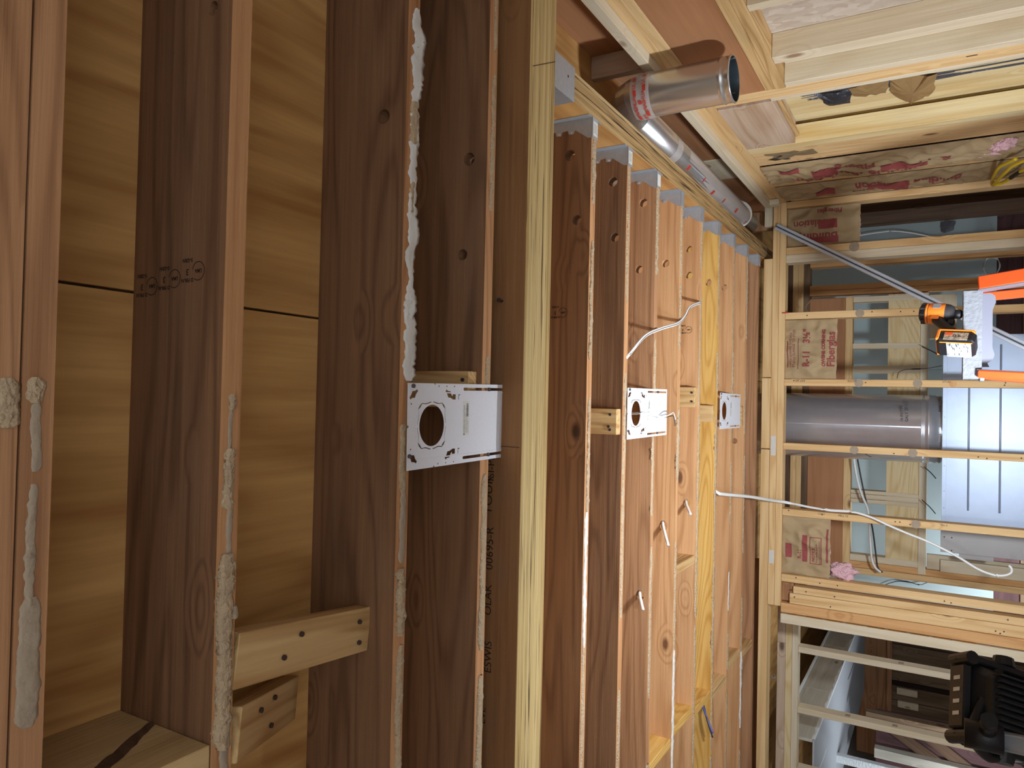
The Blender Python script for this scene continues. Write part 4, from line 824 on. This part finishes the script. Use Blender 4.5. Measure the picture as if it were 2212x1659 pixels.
for z in (1.48, 1.44): 
    for x in (-.89, -.81, -.74): cyl('rivet', (x, 5.349, z), (x, 5.346, z), .004, 'rubber', gb, 8)
for x0, z0, x1, z1 in ((-.40, 1.60, -.47, 1.53), (-.62, 1.61, -.70, 1.53), (.40, 1.62, .34, 1.52)):
    o = tube('hanger_wire', [(x0, 5.62, z0), ((x0+x1)/2, 5.6, (z0+z1)/2-.005), (x1, 5.58, z1)], .003, 'cable_dark', None, 4, 6); tag(o, 'thin dark tie wire above the plenum at x %s' % ('left of the duct' if x0 == -.40 else 'far left of the duct' if x0 < -.5 else 'near the ladder'), 'wire')
for o in [q for q in COL.objects if q.name.startswith('hanger_wire')]: o['label'] = o['label'].replace(' at x ', ' ')

# ------------------------------------------------------------------ long white cable drooping across the wall
o = tube('white_cable', [(-.41, 3.76, 2.53), (-.452, 3.712, 2.468), (-.470, 3.80, 2.452), (-.521, 4.20, 2.414), (-.575, 4.55, 2.36), (-.594, 4.665, 2.30), (-.608, 4.67, 2.194), (-.618, 4.67, 2.067), (-.616, 4.67, 1.943), (-.636, 4.67, 1.847), (-.674, 4.67, 1.752), (-.708, 4.67, 1.66), (-.738, 4.67, 1.57), (-.776, 4.67, 1.481), (-.814, 4.67, 1.406), (-.858, 4.67, 1.331), (-.879, 4.67, 1.269), (-.880, 4.67, 1.218), (-.862, 4.67, 1.182), (-.838, 4.67, 1.178), (-.822, 4.67, 1.190)], .0088, 'cable_white', None, 8, 10, .75); tag(o, 'long white cable drooping from the ceiling across the far studs', 'cable')

# ------------------------------------------------------------------ leaning steel rail
p0, p1 = Vector((1.088, 4.695, 2.392)), Vector((-.42, 3.90, .03))
rl = empty('steel_rail', p1, 'long grooved steel rail leaning against the far stud wall behind the ladder', 'rail')
d = (p1-p0).normalized(); wv = Vector((0, 0, 1)); side = d.cross(Vector((0, -1, 0))).normalized()
bar('web', p0+Vector((0, .006, 0)), p1+Vector((0, .006, 0)), side, .030, .004, 'rail_shade', rl, .0005)
for q in (-1, 1): bar('flange', p0+side*.0115*q, p1+side*.0115*q, side, .0155, .012, 'rail_steel', rl, .003)

# ------------------------------------------------------------------ step ladder
ld = empty('step_ladder', (.26, 3.12, 0), 'orange fibreglass step ladder with dusty grey cap in front of the far wall', 'ladder')
cap = [(.100, 2.985), (.405, 2.985), (.410, 3.0), (.405, 3.16), (.105, 3.16), (.097, 3.0)]
cut_plate('cap', cap, [circle(.325, 3.03, .014, 14), circle(.17, 3.07, .02, 14), slot(.2, .28, 3.10, .012)], .05, lambda u, v, ww: (u, v, 1.414+ww), 'cap_grey', ld)
board('cap_lip', (.102, 2.978, 1.384), (.404, 2.986, 1.440), 'cap_grey', 'X', ld, .002); board('cap_ear', (.395, 2.98, 1.382), (.414, 3.05, 1.394), 'cap_grey', 'X', ld, .002); board('cap_ear', (.092, 2.98, 1.376), (.112, 3.05, 1.390), 'cap_grey', 'X', ld, .002)
bar('front_rail', (.425, 2.985, 1.395), (.575, 2.66, .02), (1, .25, 0), .050, .030, 'orange', ld, .004); bar('front_rail', (.116, 2.985, 1.392), (.02, 2.66, .02), (1, 0, 0), .026, .055, 'orange', ld, .004)
bar('rail_flange', (.402, 2.99, 1.393), (.546, 2.67, .02), (1, 0, 0), .006, .05, 'alu_white', ld, .001); bar('rail_flange', (.130, 2.99, 1.393), (.04, 2.67, .02), (1, 0, 0), .004, .05, 'alu_white', ld, .001)
bar('rear_rail', (.40, 3.15, 1.39), (.55, 3.62, .02), (1, 0, 0), .030, .035, 'orange', ld, .003); bar('rear_rail', (.12, 3.15, 1.39), (.00, 3.62, .02), (1, 0, 0), .030, .035, 'orange', ld, .003)
gus = [(.142, 1.386), (.398, 1.386), (.398, 1.358), (.388, 1.345), (.366, 1.343), (.34, 1.352), (.21, 1.352), (.185, 1.345), (.168, 1.350), (.155, 1.366), (.142, 1.36)]
cut_plate('cap_bracket', gus, [], .004, lambda u, v, ww: (u, 3.03+ww, v), 'alu_white', ld)
for i in range(1, 5):
    f = i/5+.02; z = 1.40*(1-f); y = 2.985-.325*f; board('step', (.118-.095*f, y-.01, z-.02), (.42+.14*f, y+.075, z), 'aluminium', 'X', ld, .002)
for f in (.25, .6): z = 1.39*(1-f); y = 3.15+.47*f; board('rear_brace', (.12-.12*f, y-.012, z-.02), (.40+.15*f, y+.012, z+.02), 'aluminium', 'X', ld, .002)
for x0, x1 in ((.07, .07), (.46, .46)): bar('spreader', (x0, 2.86, .85), (x1, 3.36, .85), (0, 0, 1), .02, .004, 'aluminium', ld)
for x, y in ((.575, 2.66), (.02, 2.66), (.55, 3.62), (0.0, 3.62)): board('rubber_foot', (x-.03, y-.03, 0), (x+.03, y+.03, .05), 'rubber', 'X', ld, .004)

# ------------------------------------------------------------------ cordless impact driver parked bit-down in the ladder cap
DZ = -.052
dv = empty('impact_driver', (.325, 3.005, 1.44), 'black and orange cordless impact driver parked bit-down in the ladder cap', 'power tool', rot=(R(-4), R(10), R(42)))
def lt(name, prof, mat, n=28, sq=1.0):
    bm = bmesh.new(); lathe_bm(bm, prof, n)
    for v in bm.verts: v.co.x *= sq
    o = link(name, mesh_of(bm), mat, dv, None, True, True); return o
lt('motor_housing', [(0, .134), (.024, .134), (.033, .128), (.036, .118), (.0365, .086)], 'black'); lt('orange_shell', [(.0365, .104), (.0375, .098), (.0375, .058), (.036, .052)], 'tool_orange')
lt('gear_case', [(.036, .056), (.0335, .040), (.027, .028), (.016, .024), (0, .024)], 'rubber'); lt('nose_collar', [(.015, .028), (.0165, .022), (.0165, .008), (.012, .003), (0, .003)], 'black'); lt('bit', [(.0045, .004), (.0045, -.05), (0, -.052)], 'screw', 8)
for k in range(10): a = 2*math.pi*k/10; board_local('vent_slot', (math.cos(a)*.0345-.003, math.sin(a)*.0345-.003, .112), (math.cos(a)*.0345+.003, math.sin(a)*.0345+.003, .128), 'rubber', dv)
lt('rear_ring', [(.0362, .106), (.0378, .108), (.0378, .111), (.0362, .113)], 'tool_orange')
bm = bmesh.new(); rings = []
for t, (x, z, a, b) in enumerate(((-.018, .078, .026, .021), (-.042, .066, .023, .018), (-.064, .046, .021, .017), (-.086, .022, .022, .018), (-.112, .000, .028, .024))):
    rings.append([bm.verts.new((x, b*math.sin(q), z+a*math.cos(q)*.95)) for q in [2*math.pi*i/16 for i in range(16)]])
for p, q in zip(rings, rings[1:]):
    for i in range(16): bm.faces.new([p[i], p[(i+1) % 16], q[(i+1) % 16], q[i]])
bm.faces.new(rings[-1]); bm.faces.new(rings[0][::-1]); link('handle', mesh_of(bm), 'rubber', dv, None, True, True)
board_local('trigger', (-.056, -.009, .018), (-.032, .009, .042), 'black', dv, .004); board_local('shell_stripe', (-.05, -.022, .066), (-.01, -.0205, .092), 'tool_orange', dv, .001)
bm = bmesh.new(); box_bm(bm, (-.178, -.039, -.012+DZ), (-.124, .039, .102+DZ), .010); link('battery', mesh_of(bm), 'black', dv, None, True)
bm = bmesh.new(); box_bm(bm, (-.128, -.036, -.006+DZ), (-.112, .036, .096+DZ), .005); link('battery_foot', mesh_of(bm), 'tool_orange', dv, None, True)
board_local('battery_trim', (-.168, -.0405, .094+DZ), (-.124, .0405, .104+DZ), 'tool_orange', dv, .002); board_local('battery_trim', (-.126, -.0405, DZ), (-.121, .0405, .1+DZ), 'tool_orange', dv, .001)
board_local('battery_label', (-.1786, -.034, -.002+DZ), (-.178, .034, .070+DZ), 'label_white', dv); board_local('label_stripe', (-.1789, -.034, -.006+DZ), (-.1782, -.030, .09+DZ), 'tool_orange', dv)
rb = random.Random(9)
for k in range(26): z = DZ+rb.uniform(0, .066); y = rb.uniform(-.030, .020); board_local('label_print', (-.1791, y, z), (-.1787, y+rb.uniform(.006, .012), z+.0016), 'blue_ink', dv)
board_local('side_label', (-.172, -.0397, .01+DZ), (-.136, -.0391, .08+DZ), 'glue_grey', dv); board_local('side_label', (-.150, -.0399, .056+DZ), (-.138, -.0393, .078+DZ), 'orange', dv)
t = text('battery_print', '4.0', .020, (-.160, -.0400, .030+DZ), (0, 0, 1), (1, 0, 0), 'ink', None); t.parent = dv
board_local('side_badge', (-.012, -.0382, .066), (.010, -.0372, .090), 'label_white', dv, .001)

# ------------------------------------------------------------------ work lights and added fill lights
def work_light(name, head, aim, floor_xy, label, watts, size=.19, base=None, roll=0):
    o = empty(name, (floor_xy[0], floor_xy[1], 0), label, 'work light')
    head = Vector(head); z = (Vector(aim)-head).normalized(); x = Vector((0, 0, 1)).cross(z).normalized(); x = Matrix.Rotation(R(roll), 3, z) @ x; y = z.cross(x)
    F = Matrix.Translation(head) @ Matrix((x, y, z)).transposed().to_4x4()                   # +z is the shining side
    def part(nm, build, mat, smooth=False):
        bm = bmesh.new(); build(bm); bm.transform(F); return link(nm, mesh_of(bm), mat, o, None, False, smooth)
    h = size/2
    def shell(bm):                                                   # octagonal dish: wide front, narrow finned back
        def ring(s, c, zz): return [bm.verts.new((a*s, b*s, zz)) for a, b in ((1, 1-c), (1-c, 1), (c-1, 1), (-1, 1-c), (-1, c-1), (c-1, -1), (1-c, -1), (1, c-1))]
        rs = [ring(h*.98, .22, .030), ring(h*.98, .22, .006), ring(h*.72, .22, -.030), ring(h*.66, .22, -.046)]
        for a, b in zip(rs, rs[1:]):
            for i in range(8): bm.faces.new([a[i], a[(i+1) % 8], b[(i+1) % 8], b[i]])
        bm.faces.new(rs[-1]); bm.faces.new(rs[0][::-1])
    part('lamp_shell', shell, 'black')
    def guard(bm):
        for sx in (-1, 1):
            box_bm(bm, (sx*h*1.02-.008, -h*.80, -.012), (sx*h*1.02+.008, h*.80, .036), .003); box_bm(bm, (-h*.80, sx*h*1.02-.008, -.012), (h*.80, sx*h*1.02+.008, .036), .003)
            for sy in (-1, 1): cyl_bm(bm, (sx*h*.80, sy*h*1.02, .012), (sx*h*1.02, sy*h*.80, .012), .016, .016, 10)
    part('guard_frame', guard, 'black')
    for sx in (-1, 1):
        for sy in (-1, 1): part('corner_bumper', lambda bm, sx=sx, sy=sy: cyl_bm(bm, (sx*h*.98, sy*h*.98, -.02), (sx*h*.98, sy*h*.98, .042), .013, .013, 12), 'black')
    for q in range(9): part('cooling_fin', lambda bm, q=q: box_bm(bm, (-h*.62+q*h*.155-.0018, -h*.6, -.062), (-h*.62+q*h*.155+.0018, h*.6, -.030), 0), 'black')
    for q in range(4):
        part('vent_glint', lambda bm, q=q: box_bm(bm, (h*1.02+.0082, -h*.5+q*h*.30, .0), (h*1.02+.009, -h*.5+q*h*.30+h*.12, .022), 0), 'aluminium')
        part('vent_glint', lambda bm, q=q: box_bm(bm, (-h*.5+q*h*.30, h*1.02+.0082, .0), (-h*.5+q*h*.30+h*.10, h*1.02+.009, .020), 0), 'aluminium')
    part('lens', lambda bm: box_bm(bm, (-h*.78, -h*.78, .0305), (h*.78, h*.78, .033), 0), 'lens')
    base = Vector(base) if base else head-Vector((0, 0, size*.95))
    for sx in (-1, 1):
        a = F @ Vector((sx*h*1.12, 0, 0)); tube('yoke_arm', [a, a.lerp(base, .45)+(a-head)*.25, base+(a-head)*.12, base], .009, 'black', o, 5, 8)
        part('tilt_knob', lambda bm, sx=sx: cyl_bm(bm, (sx*h*1.08, 0, 0), (sx*h*1.32, 0, 0), .022, .018, 12), 'black')
    cyl('clamp', base-Vector((0, 0, .05)), base+Vector((0, 0, .012)), .026, 'black', o, 16); cyl('clamp_knob', base+Vector((.02, -.02, -.025)), base+Vector((.05, -.05, -.025)), .014, 'black', o, 12)
    top = base-Vector((0, 0, .04)); bot = Vector((floor_xy[0], floor_xy[1], .25)); cyl('pole', bot, top, .0165, 'aluminium', o, 20)
    for q in range(3): a = R(90+120*q); cyl('pole_ridge', bot+Vector((math.cos(a)*.0165, math.sin(a)*.0165, 0)), top+Vector((math.cos(a)*.0165, math.sin(a)*.0165, 0)), .0025, 'aluminium', o, 6)
    for q in range(3): a = R(30+120*q); cyl('leg', (floor_xy[0], floor_xy[1], .42), (floor_xy[0]+.36*math.cos(a), floor_xy[1]+.36*math.sin(a), .012), .011, 'black', o, 10)
    cyl('leg_hub', (floor_xy[0], floor_xy[1], .39), (floor_xy[0], floor_xy[1], .46), .030, 'black', o, 14)
    la = bpy.data.lights.new(name+'_light', 'AREA'); la.shape = 'SQUARE'; la.size = size*.8; la.energy = watts; la.color = (.84, .92, 1.0)
    lo = bpy.data.objects.new('lamp_light', la); COL.objects.link(lo); lo.matrix_world = F @ Matrix.Translation((0, 0, .036)) @ Matrix.Rotation(math.pi, 4, 'X')
    lo.parent = o; lo.matrix_parent_inverse = Matrix.Translation(-o.location)
    return o
work_light('work_light', (-.24, 2.14, 1.00), (-.24, 4.2, 2.35), (-.24, 2.14), 'low black work light on a tripod in the middle of the room', LAMP_MAIN, .20)
wl1 = work_light('work_light', (-.585, 1.735, 1.392), (-1.05, 2.55, 1.95), (-.612, 1.645), 'black work light head on an aluminium pole in the left foreground', LAMP_SIDE, .15, (-.612, 1.645, 1.446), 2)
tube('lamp_cord', [(-.66, 1.74, 1.37), (-.70, 1.76, 1.33), (-.69, 1.75, 1.25), (-.66, 1.72, 1.1), (-.62, 1.70, .9)], .005, 'cable_white', wl1, 6)
work_light('work_light', (-2.9, 6.3, 1.0), (-2.4, 7.6, 2.1), (-2.9, 6.3), 'added fill light standing deep in the hall', FILL_HALL, .2)  # unseen lamp added to brighten the dim hall framing
work_light('work_light', (.35, -1.0, 1.30), (.10, -1.75, 0.0), (.35, -1.0), 'added fill light behind the photographer turned down to the floor', FILL_BACK, .2)  # unseen lamp added so floor bounce fills the near joists
work_light('work_light', (-1.35, 5.95, .80), (-.7, 6.6, 1.7), (-1.35, 5.95), 'work light standing in the room behind the far wall', LAMP_FAR, .2)

# ------------------------------------------------------------------ pieces that belong to a part become its sub-parts
def regroup(thing_prefix, child_prefixes, part_prefix):
    for root in [o for o in COL.objects if o.parent is None and o.name.split('.')[0] == thing_prefix]:
        kids = [o for o in COL.objects if o.parent is root]
        parts = [o for o in kids if o.name.split('.')[0] == part_prefix]
        if not parts: continue
        for o in kids:
            if o.name.split('.')[0] in child_prefixes:
                p = parts[0]; mi = (p.matrix_parent_inverse @ p.matrix_basis).inverted() @ o.matrix_parent_inverse.copy(); mb = o.matrix_basis.copy(); o.parent = p; o.matrix_parent_inverse = mi; o.matrix_basis = mb
regroup('light_mounting_plate', ('sticker_print', 'barcode_bar', 'sticker_logo'), 'sticker')
regroup('light_mounting_plate', ('screw', 'stiffening_rib'), 'sheet')
regroup('joist_hanger', ('tag_line',), 'paper_tag'); regroup('joist_hanger', ('nail_head',), 'side_plate')
regroup('impact_driver', ('battery_label', 'label_stripe', 'label_print', 'side_label', 'battery_print', 'battery_trim'), 'battery'); regroup('impact_driver', ('vent_slot', 'rear_ring'), 'motor_housing'); regroup('impact_driver', ('shell_stripe', 'side_badge'), 'orange_shell')
regroup('work_light', ('cooling_fin', 'vent_glint', 'lens'), 'lamp_shell'); regroup('work_light', ('pole_ridge',), 'pole'); regroup('work_light', ('corner_bumper',), 'guard_frame')
regroup('insulation_batt', ('red_print',), 'kraft_face'); regroup('round_duct', ('tape_print',), 'clear_tape'); regroup('round_duct', ('seam_rib', 'damper_stub'), 'drop_pipe')
regroup('laminated_beam', ('beam_print', 'pencil_line'), 'face_veneer'); regroup('furnace_plenum', ('bead', 'rivet'), 'cabinet'); regroup('round_flue_duct', ('collar_tab', 'seam', 'pipe_print'), 'pipe'); regroup('duct_box', ('rivet',), 'panel')
regroup('ceiling_joist', ('grade_stamp',), 'body'); regroup('step_ladder', ('cap_lip', 'cap_ear', 'cap_bracket'), 'cap')
